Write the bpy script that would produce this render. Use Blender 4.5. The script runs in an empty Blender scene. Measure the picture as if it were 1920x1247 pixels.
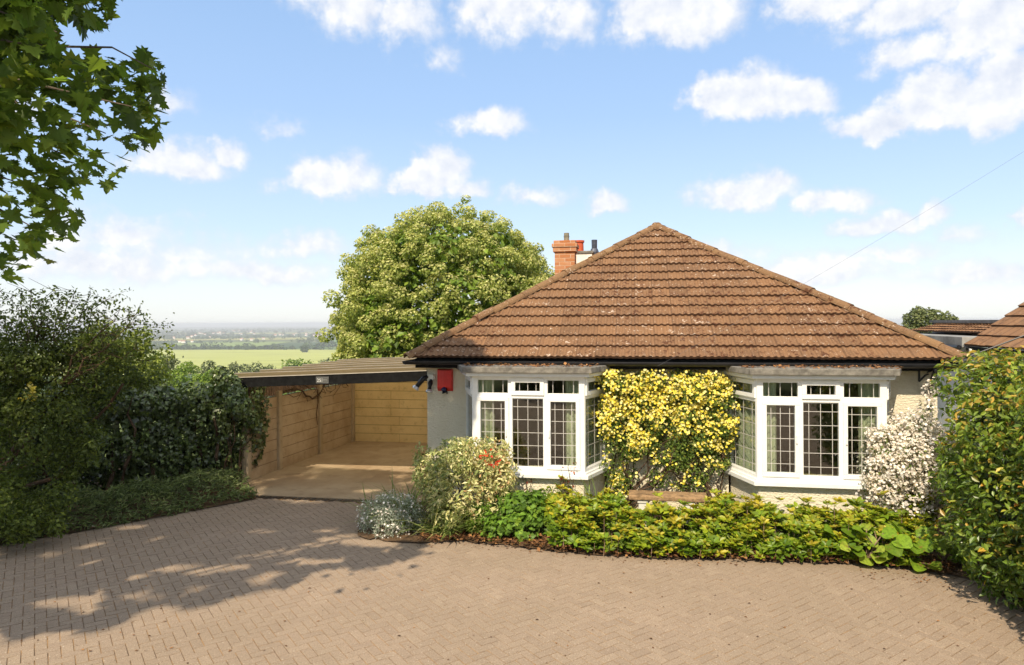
import bpy, math, numpy as np
from mathutils import Vector
R = math.radians
scene = bpy.context.scene
COL = scene.collection

# ------------------------------------------------------------------ camera
CAM_Z, FPX, HZ, ROLL = 3.0, 1280.0, 604.0, 0.0056
cd = bpy.data.cameras.new('camera'); cam = bpy.data.objects.new('camera', cd); COL.objects.link(cam)
cam.location = (0, 0, CAM_Z); cam.rotation_euler = (R(90), ROLL, 0)
cd.sensor_width = 36; cd.lens = 24.0; cd.shift_y = -19.5/1920
cd.clip_start = 0.05; cd.clip_end = 60000
scene.camera = cam

# ------------------------------------------------------------------ exposure
scene.view_settings.view_transform = 'Standard'
scene.view_settings.look = 'None'
scene.view_settings.exposure = 0.80
scene.view_settings.gamma = 1.0
scene.cycles.use_denoising = True
scene.cycles.max_bounces = 8
scene.cycles.transparent_max_bounces = 12
scene.cycles.volume_bounces = 0
scene.cycles.caustics_reflective = False
scene.cycles.caustics_refractive = False

# ------------------------------------------------------------------ sun
SUN_AZ, SUN_EL = R(20), R(45)          # direction the light travels: 20 deg right of +Y
sl = bpy.data.lights.new('sun', 'SUN'); so = bpy.data.objects.new('sun', sl); COL.objects.link(so)
sl.energy = 3.3; sl.angle = R(0.6); sl.color = (1.0, 0.86, 0.65)
sdir = Vector((math.sin(SUN_AZ)*math.cos(SUN_EL), math.cos(SUN_AZ)*math.cos(SUN_EL), -math.sin(SUN_EL)))
so.rotation_euler = sdir.to_track_quat('-Z', 'Y').to_euler()
so.location = (-8, -20, 25)

# ------------------------------------------------------------------ sky
world = bpy.data.worlds.new("World"); scene.world = world
world.use_nodes = True
nt = world.node_tree; nt.nodes.clear()
def N(tree, typ, **kw):
    n = tree.nodes.new(typ)
    for k, v in kw.items():
        if k.startswith('i_'):
            key = k[2:]; key = int(key) if key.isdigit() else key.replace('_', ' ')
            n.inputs[key].default_value = v
        else: setattr(n, k, v)
    return n
def math_n(tree, op, a=None, b=None, c=None, clamp=False):
    n = tree.nodes.new('ShaderNodeMath'); n.operation = op; n.use_clamp = clamp
    for i, v in enumerate((a, b, c)):
        if v is None: continue
        if hasattr(v, 'is_linked') or hasattr(v, 'links'): tree.links.new(v, n.inputs[i])
        else: n.inputs[i].default_value = v
    return n.outputs[0]
def px_dir(px, py):
    yy = py + ROLL*(px-960); dx = (px-960)/FPX; dz = (HZ-yy)/FPX
    return math.atan2(dx, 1), math.atan2(dz, math.sqrt(1+dx*dx))
def ramp_w(fac, stops):
    n = N(nt, 'ShaderNodeValToRGB'); e = n.color_ramp.elements
    while len(e) < len(stops): e.new(.5)
    for i, (p, c) in enumerate(stops): e[i].position = p; e[i].color = (c[0]/5, c[1]/5, c[2]/5, 1)
    nt.links.new(fac, n.inputs[0]); m = N(nt, 'ShaderNodeVectorMath', operation='SCALE'); m.inputs['Scale'].default_value = 5.0; nt.links.new(n.outputs[0], m.inputs[0]); return m.outputs[0]
def build_sky():
    L = nt.links.new
    tc = N(nt, 'ShaderNodeTexCoord'); sep = N(nt, 'ShaderNodeSeparateXYZ'); L(tc.outputs['Generated'], sep.inputs[0])
    az = math_n(nt, 'ARCTAN2', sep.outputs[0], sep.outputs[1]); el = math_n(nt, 'ARCSINE', sep.outputs[2])
    comb = N(nt, 'ShaderNodeCombineXYZ'); L(az, comb.inputs[0]); L(el, comb.inputs[1])
    n1 = N(nt, 'ShaderNodeTexNoise', i_Scale=9.0, i_Detail=6.0, i_Roughness=0.58); L(comb.outputs[0], n1.inputs['Vector'])
    n2 = N(nt, 'ShaderNodeTexNoise', i_Scale=24.0, i_Detail=7.0, i_Roughness=0.6); L(comb.outputs[0], n2.inputs['Vector'])
    w1 = N(nt, 'ShaderNodeVectorMath', operation='SUBTRACT'); L(n1.outputs['Color'], w1.inputs[0]); w1.inputs[1].default_value = (.5, .5, .5)
    w2 = N(nt, 'ShaderNodeVectorMath', operation='MULTIPLY'); L(w1.outputs[0], w2.inputs[0]); w2.inputs[1].default_value = (.10, .055, 0)
    v1 = N(nt, 'ShaderNodeVectorMath', operation='SUBTRACT'); L(n2.outputs['Color'], v1.inputs[0]); v1.inputs[1].default_value = (.5, .5, .5)
    v2 = N(nt, 'ShaderNodeVectorMath', operation='MULTIPLY'); L(v1.outputs[0], v2.inputs[0]); v2.inputs[1].default_value = (.045, .032, 0)
    wa = N(nt, 'ShaderNodeVectorMath', operation='ADD'); L(comb.outputs[0], wa.inputs[0]); L(w2.outputs[0], wa.inputs[1])
    wb = N(nt, 'ShaderNodeVectorMath', operation='ADD'); L(wa.outputs[0], wb.inputs[0]); L(v2.outputs[0], wb.inputs[1])
    P = wb.outputs[0]
    clouds = [(660,5,120,70,.75),(760,30,80,60,.7),(830,110,32,36,.35),(960,10,110,80,.85),(1060,40,75,60,.7),
        (1270,20,120,75,1.1),(1560,5,120,45,.9),(1700,25,130,55,.9),(1860,40,130,95,1.1),(1720,105,110,40,.75),
        (1345,190,60,45,1.1),(1420,185,80,58,1.15),(1500,195,55,40,1.),(1650,230,110,30,1.),(1760,200,110,55,1.15),(1880,180,110,75,1.2),
        (925,238,68,34,.9),(535,235,42,20,.4),(330,310,105,40,.9),(425,290,45,33,.85),(628,342,92,48,1.05),
        (815,325,58,42,1.2),(785,352,60,28,1.),(865,355,60,24,.8),(1000,368,75,22,.55),(1130,388,50,26,.85),
        (1400,372,100,42,1.),(1450,355,50,30,.9),(1565,382,75,32,1.),(1650,430,100,28,.95),(1740,412,42,28,.9),(1810,448,70,22,.45),
        (320,195,45,36,.55),(1915,410,22,30,.8),(240,440,110,34,.7),(330,480,220,55,.5),(570,465,100,30,.6),(120,420,90,60,.4),
        (1540,505,150,28,.75),(1330,480,150,24,.5),(200,500,240,34,.75),(470,510,170,26,.7),(90,455,130,34,.7),(1480,520,190,26,.75),(1690,480,120,22,.6),(1850,520,140,30,.6),(30,210,60,40,.6),(800,470,200,26,.35),
        (3.0,.75,.6,.30,9),(-2.3,.55,.5,.28,9),(2.1,.6,.55,.3,9),(-1.3,.8,.4,.25,9),(1.2,.85,.45,.22,9),(.3,1.1,.9,.22,9),(-2.9,1.2,1.2,.2,9),(-2.75,.35,.3,.14,9),(2.6,.3,.5,.14,9)]  # unseen clouds added overhead and behind to raise the ambient light
    acc = None
    for (px, py, rx, ry, s) in clouds:
        if s > 5: a, e, rx, ry, s = px, py, rx*FPX, ry*FPX, 1.4; k = 1
        else: a, e = px_dir(px, py); k0 = 1
        k = math.cos(a)**2 if s < 1.35 else 1
        sb = N(nt, 'ShaderNodeVectorMath', operation='SUBTRACT'); L(P, sb.inputs[0]); sb.inputs[1].default_value = (a, e, 0)
        ml = N(nt, 'ShaderNodeVectorMath', operation='MULTIPLY'); L(sb.outputs[0], ml.inputs[0]); ml.inputs[1].default_value = (FPX/(rx*k*1.3), FPX/(ry*1.45*math.sqrt(k)), 0)
        m2 = N(nt, 'ShaderNodeVectorMath', operation='MULTIPLY'); L(sb.outputs[0], m2.inputs[0]); m2.inputs[1].default_value = (FPX/(rx*k*1.3), -FPX/(ry*.95*math.sqrt(k)), 0)
        mm = N(nt, 'ShaderNodeVectorMath', operation='MAXIMUM'); L(ml.outputs[0], mm.inputs[0]); L(m2.outputs[0], mm.inputs[1]); ml = mm
        ln = N(nt, 'ShaderNodeVectorMath', operation='LENGTH'); L(ml.outputs[0], ln.inputs[0])
        v = math_n(nt, 'MULTIPLY_ADD', ln.outputs['Value'], -s, s)
        acc = v if acc is None else math_n(nt, 'MAXIMUM', acc, v)
    n3 = N(nt, 'ShaderNodeTexNoise', i_Scale=60.0, i_Detail=6.0, i_Roughness=0.6); L(comb.outputs[0], n3.inputs['Vector'])
    nsub = math_n(nt, 'ADD', math_n(nt, 'MULTIPLY_ADD', n2.outputs['Fac'], .85, -0.425), math_n(nt, 'MULTIPLY_ADD', n3.outputs['Fac'], .36, -.18))
    dens = math_n(nt, 'ADD', acc, nsub)
    mr = N(nt, 'ShaderNodeMapRange', interpolation_type='SMOOTHSTEP'); L(dens, mr.inputs[0]); mr.inputs[1].default_value = 0.0; mr.inputs[2].default_value = .56
    mask = math_n(nt, 'MULTIPLY', mr.outputs[0], 0.93)
    sky = N(nt, 'ShaderNodeTexSky', sky_type='NISHITA', sun_disc=False, sun_elevation=SUN_EL, sun_rotation=R(200),
            altitude=150, air_density=1.0, dust_density=0.6, ozone_density=1.3)
    # pale summer haze of the lower sky; unseen overhead stops whitened to lift shade
    e2 = math_n(nt, 'MULTIPLY', el, 1/.8, clamp=True)
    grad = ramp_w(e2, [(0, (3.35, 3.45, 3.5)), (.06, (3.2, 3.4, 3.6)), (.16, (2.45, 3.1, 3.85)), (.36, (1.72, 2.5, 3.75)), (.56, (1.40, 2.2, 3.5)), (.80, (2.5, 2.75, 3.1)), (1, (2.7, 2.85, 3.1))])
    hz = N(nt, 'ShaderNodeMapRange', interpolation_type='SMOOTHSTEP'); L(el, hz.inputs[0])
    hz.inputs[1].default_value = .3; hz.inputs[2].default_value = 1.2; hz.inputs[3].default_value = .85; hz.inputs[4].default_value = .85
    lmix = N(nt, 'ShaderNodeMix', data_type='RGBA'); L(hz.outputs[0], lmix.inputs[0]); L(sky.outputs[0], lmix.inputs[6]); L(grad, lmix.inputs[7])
    # cloud body: white tops, faintly blue-grey undersides
    sh = N(nt, 'ShaderNodeMapRange', interpolation_type='SMOOTHSTEP'); L(dens, sh.inputs[0]); sh.inputs[1].default_value = .0; sh.inputs[2].default_value = .55
    ov = N(nt, 'ShaderNodeVectorMath', operation='ADD'); L(comb.outputs[0], ov.inputs[0]); ov.inputs[1].default_value = (-.010, .016, 0)
    n4 = N(nt, 'ShaderNodeTexNoise', i_Scale=24.0, i_Detail=7.0, i_Roughness=0.6); L(ov.outputs[0], n4.inputs['Vector'])
    sh2 = math_n(nt, 'ADD', math_n(nt, 'MULTIPLY', math_n(nt, 'SUBTRACT', n2.outputs['Fac'], n4.outputs['Fac']), 2.2), .62, clamp=True)
    shm = math_n(nt, 'MULTIPLY', sh.outputs[0], sh2)
    cmix = N(nt, 'ShaderNodeMix', data_type='RGBA'); L(shm, cmix.inputs[0]); cmix.inputs[6].default_value = CLOUD_LOW; cmix.inputs[7].default_value = CLOUD_TOP
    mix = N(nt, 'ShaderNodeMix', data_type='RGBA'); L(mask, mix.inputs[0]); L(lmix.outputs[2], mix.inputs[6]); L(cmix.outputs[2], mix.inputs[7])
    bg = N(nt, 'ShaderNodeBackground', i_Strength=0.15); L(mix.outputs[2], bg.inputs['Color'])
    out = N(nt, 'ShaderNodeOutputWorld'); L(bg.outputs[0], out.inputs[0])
CLOUD_LOW = (2.95, 3.15, 3.6, 1)
CLOUD_TOP = (4.15, 4.12, 4.08, 1)
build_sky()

# ================================================================== helpers
def P(px, py, d):
    yy = py + ROLL*(px-960)
    return np.array([(px-960)/FPX*d, d, CAM_Z-(yy-HZ)/FPX*d])
def PG(px, py, z=0.0):
    yy = py + ROLL*(px-960); d = (CAM_Z-z)*FPX/(yy-HZ)
    return np.array([(px-960)/FPX*d, d, z])
def project(p):
    d = np.maximum(p[:, 1], 1e-3)
    px = 960+p[:, 0]/d*FPX; yy = HZ+(CAM_Z-p[:, 2])/d*FPX
    return px, yy-ROLL*(px-960)
def in_poly(x, y, poly):
    poly = np.asarray(poly, float); ins = np.zeros(len(x), bool); j = len(poly)-1
    for i in range(len(poly)):
        xi, yi = poly[i]; xj, yj = poly[j]
        c = ((yi > y) != (yj > y)) & (x < (xj-xi)*(y-yi)/(yj-yi+1e-12)+xi)
        ins ^= c; j = i
    return ins
def norm(v): return v/np.maximum(np.linalg.norm(v, axis=-1, keepdims=True), 1e-9)

def np_mesh(name, verts, faces, tint=None, smooth=False):
    """faces: list of (n,k) int arrays; tint: per-vertex (n,4)"""
    me = bpy.data.meshes.new(name)
    verts = np.asarray(verts, np.float32)
    me.vertices.add(len(verts)); me.vertices.foreach_set('co', verts.ravel())
    fl = [np.asarray(f, np.int32) for f in faces if len(f)]
    loops = np.concatenate([f.ravel() for f in fl]); counts = np.concatenate([np.full(len(f), f.shape[1], np.int32) for f in fl])
    me.loops.add(len(loops)); me.loops.foreach_set('vertex_index', loops)
    me.polygons.add(len(counts)); starts = np.concatenate([[0], np.cumsum(counts)[:-1]]).astype(np.int32)
    me.polygons.foreach_set('loop_start', starts)
    me.polygons.foreach_set('use_smooth', np.full(len(counts), bool(smooth)))
    if tint is not None:
        at = me.attributes.new('tint', 'FLOAT_COLOR', 'POINT'); at.data.foreach_set('color', np.asarray(tint, np.float32).ravel())
    me.update(calc_edges=True); me.validate()
    return me
def link(name, me, mat=None, parent=None, loc=None):
    o = bpy.data.objects.new(name, me); COL.objects.link(o)
    if mat is not None and me is not None: me.materials.append(mat)
    if parent is not None: o.parent = parent
    if loc is not None: o.location = loc
    return o
def tag(o, label=None, cat=None, group=None, kind=None):
    for k, v in (('label', label), ('category', cat), ('group', group), ('kind', kind)):
        if v: o[k] = v
    return o
def thing(name, label, cat, loc=(0, 0, 0), rz=0.0, group=None, parent=None):
    o = bpy.data.objects.new(name, None); COL.objects.link(o); o.location = tuple(loc); o.rotation_euler = (0, 0, rz)
    o.empty_display_size = .1
    if parent is not None: o.parent = parent
    if label: tag(o, label, cat, group)
    return o

class MB:
    def __init__(s): s.v = []; s.f = []; s.t = []
    def add(s, verts, faces, t=None):
        b = len(s.v); s.v += [tuple(map(float, q)) for q in verts]; s.f += [tuple(i+b for i in f) for f in faces]
        s.t += [(t if t is not None else .5)]*len(verts)
    def box(s, x0, x1, y0, y1, z0, z1, t=None):
        s.add([(x0,y0,z0),(x1,y0,z0),(x1,y1,z0),(x0,y1,z0),(x0,y0,z1),(x1,y0,z1),(x1,y1,z1),(x0,y1,z1)],
              [(0,3,2,1),(4,5,6,7),(0,1,5,4),(1,2,6,5),(2,3,7,6),(3,0,4,7)], t)
    def bbox(s, O, X, Y, x0, x1, y0, y1, z0, z1, t=None):
        """box in a basis: O origin (2d), X along, Y outward, z up"""
        c = [(x0,y0),(x1,y0),(x1,y1),(x0,y1)]
        q = [(O[0]+X[0]*a+Y[0]*b, O[1]+X[1]*a+Y[1]*b) for a, b in c]
        fl = X[0]*Y[1]-X[1]*Y[0] < 0
        F = [(0,3,2,1),(4,5,6,7),(0,1,5,4),(1,2,6,5),(2,3,7,6),(3,0,4,7)]
        if fl: F = [f[::-1] for f in F]
        s.add([(a,b,z0) for a,b in q]+[(a,b,z1) for a,b in q], F, t)
    def prism(s, poly, z0, z1, t=None):
        n = len(poly)
        s.add([(a,b,z0) for a,b in poly]+[(a,b,z1) for a,b in poly],
              [tuple(range(n))[::-1], tuple(range(n, 2*n))]+[(i,(i+1)%n,(i+1)%n+n,i+n) for i in range(n)], t)
    def tube(s, pts, rad, n=6, t=None, caps=True):
        pts = [Vector(p) for p in pts]
        rad = [rad]*len(pts) if not hasattr(rad, '__len__') else rad
        vs = []; up = Vector((0, 0, 1))
        for i, p in enumerate(pts):
            d = (pts[min(i+1, len(pts)-1)]-pts[max(i-1, 0)]).normalized()
            a = d.cross(up if abs(d.z) < .95 else Vector((1, 0, 0))).normalized(); b = d.cross(a)
            for k in range(n):
                an = 2*math.pi*k/n; vs.append(p+(a*math.cos(an)+b*math.sin(an))*rad[i])
        fs = [(i*n+k, i*n+(k+1) % n, (i+1)*n+(k+1) % n, (i+1)*n+k) for i in range(len(pts)-1) for k in range(n)]
        if caps: fs += [tuple(range(n))[::-1], tuple(range((len(pts)-1)*n, len(pts)*n))]
        s.add(vs, fs, t)
    def mesh(s, name, bevel=0, smooth=False):
        me = bpy.data.meshes.new(name); me.from_pydata(s.v, [], s.f)
        at = me.attributes.new('tint', 'FLOAT_COLOR', 'POINT')
        c = np.ones((len(s.v), 4), np.float32); c[:, 0] = s.t; at.data.foreach_set('color', c.ravel())
        me.polygons.foreach_set('use_smooth', np.full(len(me.polygons), bool(smooth)))
        me.update(); return me
    def build(s, name, mat, parent=None, bevel=0.0, smooth=False, loc=None):
        o = link(name, s.mesh(name, smooth=smooth), mat, parent, loc)
        if bevel:
            m = o.modifiers.new('bevel', 'BEVEL'); m.width = bevel; m.segments = 2; m.limit_method = 'ANGLE'; m.angle_limit = R(40)
        return o

# ------------------------------------------------------------------ materials
def mat_new(name):
    m = bpy.data.materials.new(name); m.use_nodes = True; t = m.node_tree; t.nodes.clear()
    out = N(t, 'ShaderNodeOutputMaterial'); return m, t, out
def ramp(t, fac, stops):
    n = N(t, 'ShaderNodeValToRGB'); e = n.color_ramp.elements
    while len(e) < len(stops): e.new(.5)
    for i, (p, c) in enumerate(stops): e[i].position = p; e[i].color = (*c, 1)
    t.links.new(fac, n.inputs[0]); return n.outputs[0]
def tint_out(t):
    a = N(t, 'ShaderNodeAttribute', attribute_name='tint'); s = N(t, 'ShaderNodeSeparateColor'); t.links.new(a.outputs['Color'], s.inputs[0])
    return s.outputs
def mixc(t, f, a, b, blend='MIX'):
    n = N(t, 'ShaderNodeMix', data_type='RGBA', blend_type=blend)
    for i, v in ((0, f), (6, a), (7, b)):
        if hasattr(v, 'links'): t.links.new(v, n.inputs[i])
        else: n.inputs[i].default_value = v if i == 0 else (*v[:3], 1)
    return n.outputs[2]
def noise(t, scale, detail=4, rough=.55, vec=None, out='Fac'):
    n = N(t, 'ShaderNodeTexNoise', i_Scale=scale, i_Detail=detail, i_Roughness=rough)
    if vec is not None: t.links.new(vec, n.inputs['Vector'])
    return n.outputs[out]
def objco(t): return N(t, 'ShaderNodeTexCoord').outputs['Object']
def mrange(t, v, a, b, c=0., d=1.):
    n = N(t, 'ShaderNodeMapRange', interpolation_type='SMOOTHSTEP'); t.links.new(v, n.inputs[0])
    for i, q in enumerate((a, b, c, d)): n.inputs[i+1].default_value = q
    return n.outputs[0]
def leaf_mat(name, stops, transl=.3, rough=.5, spec=.35, tcol=1.25, mott=0.):
    m, t, out = mat_new(name); L = t.links.new
    s = tint_out(t); c = ramp(t, s[0], stops)
    v = N(t, 'ShaderNodeHueSaturation'); L(c, v.inputs['Color'])
    L(math_n(t, 'MULTIPLY_ADD', s[1], .7, .65), v.inputs['Value'])
    if mott:
        co = objco(t); vc = mixc(t, mrange(t, noise(t, mott, 4, .7, co), .42, .62, 0, .45), v.outputs[0], (.05, .10, .012)); vc = mixc(t, mrange(t, noise(t, mott*.6, 3, .6, co), .60, .70, 0, .6), vc, (.30, .12, .04))
        v = N(t, 'ShaderNodeHueSaturation'); L(vc, v.inputs['Color'])
    b = N(t, 'ShaderNodeBsdfPrincipled', i_Roughness=rough); L(v.outputs[0], b.inputs['Base Color']); b.inputs['Specular IOR Level'].default_value = spec
    tr = N(t, 'ShaderNodeBsdfTranslucent'); L(mixc(t, 1., v.outputs[0], (tcol, tcol, tcol*.55), 'MULTIPLY'), tr.inputs[0])
    mx = N(t, 'ShaderNodeMixShader', i_0=transl); L(b.outputs[0], mx.inputs[1]); L(tr.outputs[0], mx.inputs[2]); L(mx.outputs[0], out.inputs[0])
    return m
def simple_mat(name, col, rough=.6, var=.12, scale=8., bump=0., bscale=60., metal=0., spec=.4):
    m, t, out = mat_new(name); L = t.links.new; co = objco(t)
    n = noise(t, scale, 5, .6, co)
    lo = tuple(c*(1-var) for c in col); hi = tuple(min(1, c*(1+var)) for c in col)
    b = N(t, 'ShaderNodeBsdfPrincipled', i_Roughness=rough, i_Metallic=metal); b.inputs['Specular IOR Level'].default_value = spec
    L(mixc(t, mrange(t, n, .3, .7), lo, hi), b.inputs['Base Color'])
    if bump:
        bp = N(t, 'ShaderNodeBump', i_Strength=1., i_Distance=bump); L(noise(t, bscale, 4, .6, co), bp.inputs['Height']); L(bp.outputs[0], b.inputs['Normal'])
    L(b.outputs[0], out.inputs[0]); return m

def render_wall_mat():
    m, t, out = mat_new('roughcast_cream'); L = t.links.new; co = objco(t)
    b = N(t, 'ShaderNodeBsdfPrincipled', i_Roughness=.9); b.inputs['Specular IOR Level'].default_value = .15
    c = mixc(t, mrange(t, noise(t, 1.3, 5, .6, co), .35, .7), (.80, .72, .54), (.86, .79, .62))
    mp = N(t, 'ShaderNodeMapping'); L(co, mp.inputs[0]); mp.inputs['Scale'].default_value = (6, 6, .7)
    c = mixc(t, mrange(t, noise(t, 1.6, 4, .6, mp.outputs[0]), .58, .8, 0, .4), c, (.42, .36, .26))
    L(c, b.inputs['Base Color'])
    mp2 = N(t, 'ShaderNodeMapping'); L(co, mp2.inputs[0]); mp2.inputs['Scale'].default_value = (1, 1, 1.7)
    h = noise(t, 22, 5, .65, mp2.outputs[0])
    bp = N(t, 'ShaderNodeBump', i_Strength=1., i_Distance=.036); L(h, bp.inputs['Height']); L(bp.outputs[0], b.inputs['Normal'])
    L(b.outputs[0], out.inputs[0]); return m
def tile_mat(name, base=(.275, .15, .076), alt=(.155, .088, .05), lich=1.0):
    m, t, out = mat_new(name); L = t.links.new; co = objco(t); s = tint_out(t)
    b = N(t, 'ShaderNodeBsdfPrincipled', i_Roughness=.85); b.inputs['Specular IOR Level'].default_value = .2
    c = mixc(t, s[0], alt, base)
    c = mixc(t, mrange(t, noise(t, 1.1, 5, .6, co), .35, .7, 0, .5), c, (.19, .105, .058)); c = mixc(t, mrange(t, noise(t, 2.6, 5, .7, co), .48, .66, 0, .6), c, (.12, .073, .045))
    c = mixc(t, mrange(t, noise(t, 38, 4, .65, co), .35, .65, 0, .55), c, (.29, .16, .08))
    c = mixc(t, mrange(t, noise(t, 70, 3, .7, co), .5, .75, 0, .6), c, (.14, .07, .04))
    # moss cushions
    mo = math_n(t, 'MULTIPLY', mrange(t, noise(t, 11, 3, .6, co), .555, .61), mrange(t, noise(t, .7, 3, .5, co), .40, .56))
    c = mixc(t, math_n(t, 'MULTIPLY', mo, .85*lich, clamp=True), c, (.085, .03, .014))
    # pale lichen
    li = math_n(t, 'MULTIPLY', mrange(t, noise(t, 9.5, 4, .75, co), .60, .635), mrange(t, noise(t, 1.1, 2, .5, co), .48, .60))
    c = mixc(t, math_n(t, 'MULTIPLY', li, .8*lich, clamp=True), c, (.62, .50, .40))
    li2 = mrange(t, noise(t, 24, 2, .6, co), .675, .71)
    c = mixc(t, math_n(t, 'MULTIPLY', li2, .8*lich, clamp=True), c, (.66, .55, .42))
    # side laps between tiles (darker joints) and painted course under-shadow, carried in tint.g
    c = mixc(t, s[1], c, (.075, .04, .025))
    L(c, b.inputs['Base Color'])
    bp = N(t, 'ShaderNodeBump', i_Strength=.8, i_Distance=.012); L(noise(t, 45, 4, .65, co), bp.inputs['Height']); L(bp.outputs[0], b.inputs['Normal'])
    L(b.outputs[0], out.inputs[0]); return m
def paver_mat():
    m, t, out = mat_new('block_paving'); L = t.links.new; co = objco(t); s = tint_out(t)
    b = N(t, 'ShaderNodeBsdfPrincipled', i_Roughness=.88); b.inputs['Specular IOR Level'].default_value = .25
    c = ramp(t, s[0], [(0, (.325, .243, .178)), (.5, (.365, .275, .20)), (1, (.405, .31, .225))])
    c = mixc(t, mrange(t, noise(t, .55, 5, .6, co), .35, .7, 0, .6), c, (.30, .23, .16))
    c = mixc(t, mrange(t, noise(t, 75, 4, .75, co), .42, .66, 0, .8), c, (.19, .145, .105)); c = mixc(t, mrange(t, noise(t, 9, 4, .7, co), .5, .7, 0, .35), c, (.23, .17, .12))
    c = mixc(t, mrange(t, noise(t, 48, 3, .65, co), .63, .69, 0, .75), c, (.60, .52, .42))
    c = mixc(t, mrange(t, noise(t, 21, 4, .65, co), .655, .72, 0, .6), c, (.13, .085, .05))
    c = mixc(t, mrange(t, noise(t, 2.2, 4, .7, co), .68, .80, 0, .55), c, (.42, .24, .09))
    L(c, b.inputs['Base Color'])
    bp = N(t, 'ShaderNodeBump', i_Strength=.6, i_Distance=.004); L(noise(t, 140, 3, .7, co), bp.inputs['Height']); L(bp.outputs[0], b.inputs['Normal'])
    L(b.outputs[0], out.inputs[0]); return m
def joint_mat():
    m, t, out = mat_new('jointing_sand'); L = t.links.new; co = objco(t)
    b = N(t, 'ShaderNodeBsdfPrincipled', i_Roughness=.95); b.inputs['Specular IOR Level'].default_value = .1
    c = mixc(t, mrange(t, noise(t, 3, 4, .7, co), .4, .62), (.19, .135, .095), (.34, .21, .10))
    c = mixc(t, mrange(t, noise(t, 25, 3, .7, co), .5, .7, 0, .7), c, (.09, .065, .04))
    L(c, b.inputs['Base Color']); L(b.outputs[0], out.inputs[0]); return m
def brick_mat():
    m, t, out = mat_new('chimney_brick'); L = t.links.new; co = objco(t)
    mp = N(t, 'ShaderNodeMapping'); L(co, mp.inputs[0]); mp.inputs['Rotation'].default_value = (R(90), 0, 0)
    br = N(t, 'ShaderNodeTexBrick', i_Scale=1.0); L(mp.outputs[0], br.inputs['Vector'])
    br.inputs['Brick Width'].default_value = .225; br.inputs['Row Height'].default_value = .075; br.inputs['Mortar Size'].default_value = .006
    br.inputs['Color1'].default_value = (.36, .12, .04, 1); br.inputs['Color2'].default_value = (.50, .27, .16, 1); br.inputs['Mortar'].default_value = (.58, .45, .33, 1)
    c = mixc(t, mrange(t, noise(t, 9, 4, .6, co), .3, .7, 0, .6), br.outputs['Color'], (.46, .19, .065))
    b = N(t, 'ShaderNodeBsdfPrincipled', i_Roughness=.9); L(c, b.inputs['Base Color'])
    bp = N(t, 'ShaderNodeBump', i_Strength=.6, i_Distance=.01); L(br.outputs['Fac'], bp.inputs['Height']); bp.invert = True; L(bp.outputs[0], b.inputs['Normal'])
    L(b.outputs[0], out.inputs[0]); return m
def glass_mat():
    m, t, out = mat_new('window_glass'); L = t.links.new
    lw = N(t, 'ShaderNodeLayerWeight', i_Blend=.5); fr_ = math_n(t, 'MULTIPLY_ADD', math_n(t, 'POWER', lw.outputs['Facing'], 5.0), .9, .085)
    tr = N(t, 'ShaderNodeBsdfTransparent'); tr.inputs[0].default_value = (.88, .90, .88, 1)
    gl = N(t, 'ShaderNodeBsdfGlossy', i_Roughness=.015)
    co = objco(t); bp = N(t, 'ShaderNodeBump', i_Strength=.25, i_Distance=.004); L(noise(t, 2.2, 2, .5, co), bp.inputs['Height']); L(bp.outputs[0], gl.inputs['Normal'])
    mx = N(t, 'ShaderNodeMixShader'); L(fr_, mx.inputs[0]); L(tr.outputs[0], mx.inputs[1]); L(gl.outputs[0], mx.inputs[2]); L(mx.outputs[0], out.inputs[0])
    return m
def bark_mat(name, col):
    return simple_mat(name, col, .9, .35, 14, .02, 40, spec=.15)

M = {}
M['wall'] = render_wall_mat()
M['tile'] = tile_mat('roof_tile'); M['ridge'] = tile_mat('ridge_tile', (.25, .155, .075), (.15, .095, .05), .9)
M['ntile'] = tile_mat('neighbour_tile', (.34, .19, .095), (.27, .14, .07), .5)
M['upvc'] = simple_mat('white_upvc', (.82, .82, .80), .32, .04, 5)
M['glass'] = glass_mat()
M['lead'] = simple_mat('window_lead', (.50, .48, .45), .55, .1)
M['black'] = simple_mat('black_plastic', (.014, .014, .016), .38, .3, 6)
M['blackwood'] = simple_mat('black_painted_timber', (.009, .009, .009), .7, .4, 12, spec=.12)
M['concrete'] = simple_mat('weathered_concrete', (.19, .175, .15), .9, .4, 9, .006, 70)
M['curtain'] = simple_mat('curtain_cloth', (.50, .54, .38), .9, .1, 4)
M['interior'] = simple_mat('room_paint', (.34, .26, .19), .9, .1, 3)
M['brick'] = brick_mat()
M['white_render'] = simple_mat('white_render', (.80, .77, .68), .9, .08, 6, .004, 50)
M['nwall'] = simple_mat('neighbour_render', (.62, .63, .66), .9, .1, 3, .004, 50)
M['terracotta'] = simple_mat('terracotta_pot', (.52, .10, .04), .8, .15, 12)
M['flue'] = simple_mat('flue_metal', (.10, .11, .14), .4, .2, 10, metal=.6)
M['greypipe'] = simple_mat('clay_liner', (.22, .20, .15), .8, .3, 14)
M['red'] = simple_mat('red_plastic', (.74, .03, .02), .35, .12, 5)
M['lens'] = simple_mat('dark_lens', (.015, .02, .07), .15, .1)
M['white_plastic'] = simple_mat('white_plastic', (.72, .70, .62), .45, .08, 9)
M['silver'] = simple_mat('lamp_glass', (.75, .75, .75), .2, .1, 5, metal=.5)
M['felt'] = simple_mat('roof_felt', (.13, .14, .15), .85, .3, 8, .004, 60)
M['bark'] = bark_mat('brown_bark', (.10, .065, .04)); M['greybark'] = bark_mat('grey_bark', (.14, .11, .085))
M['wood'] = simple_mat('grey_timber', (.24, .16, .11), .85, .35, 9)

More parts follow.
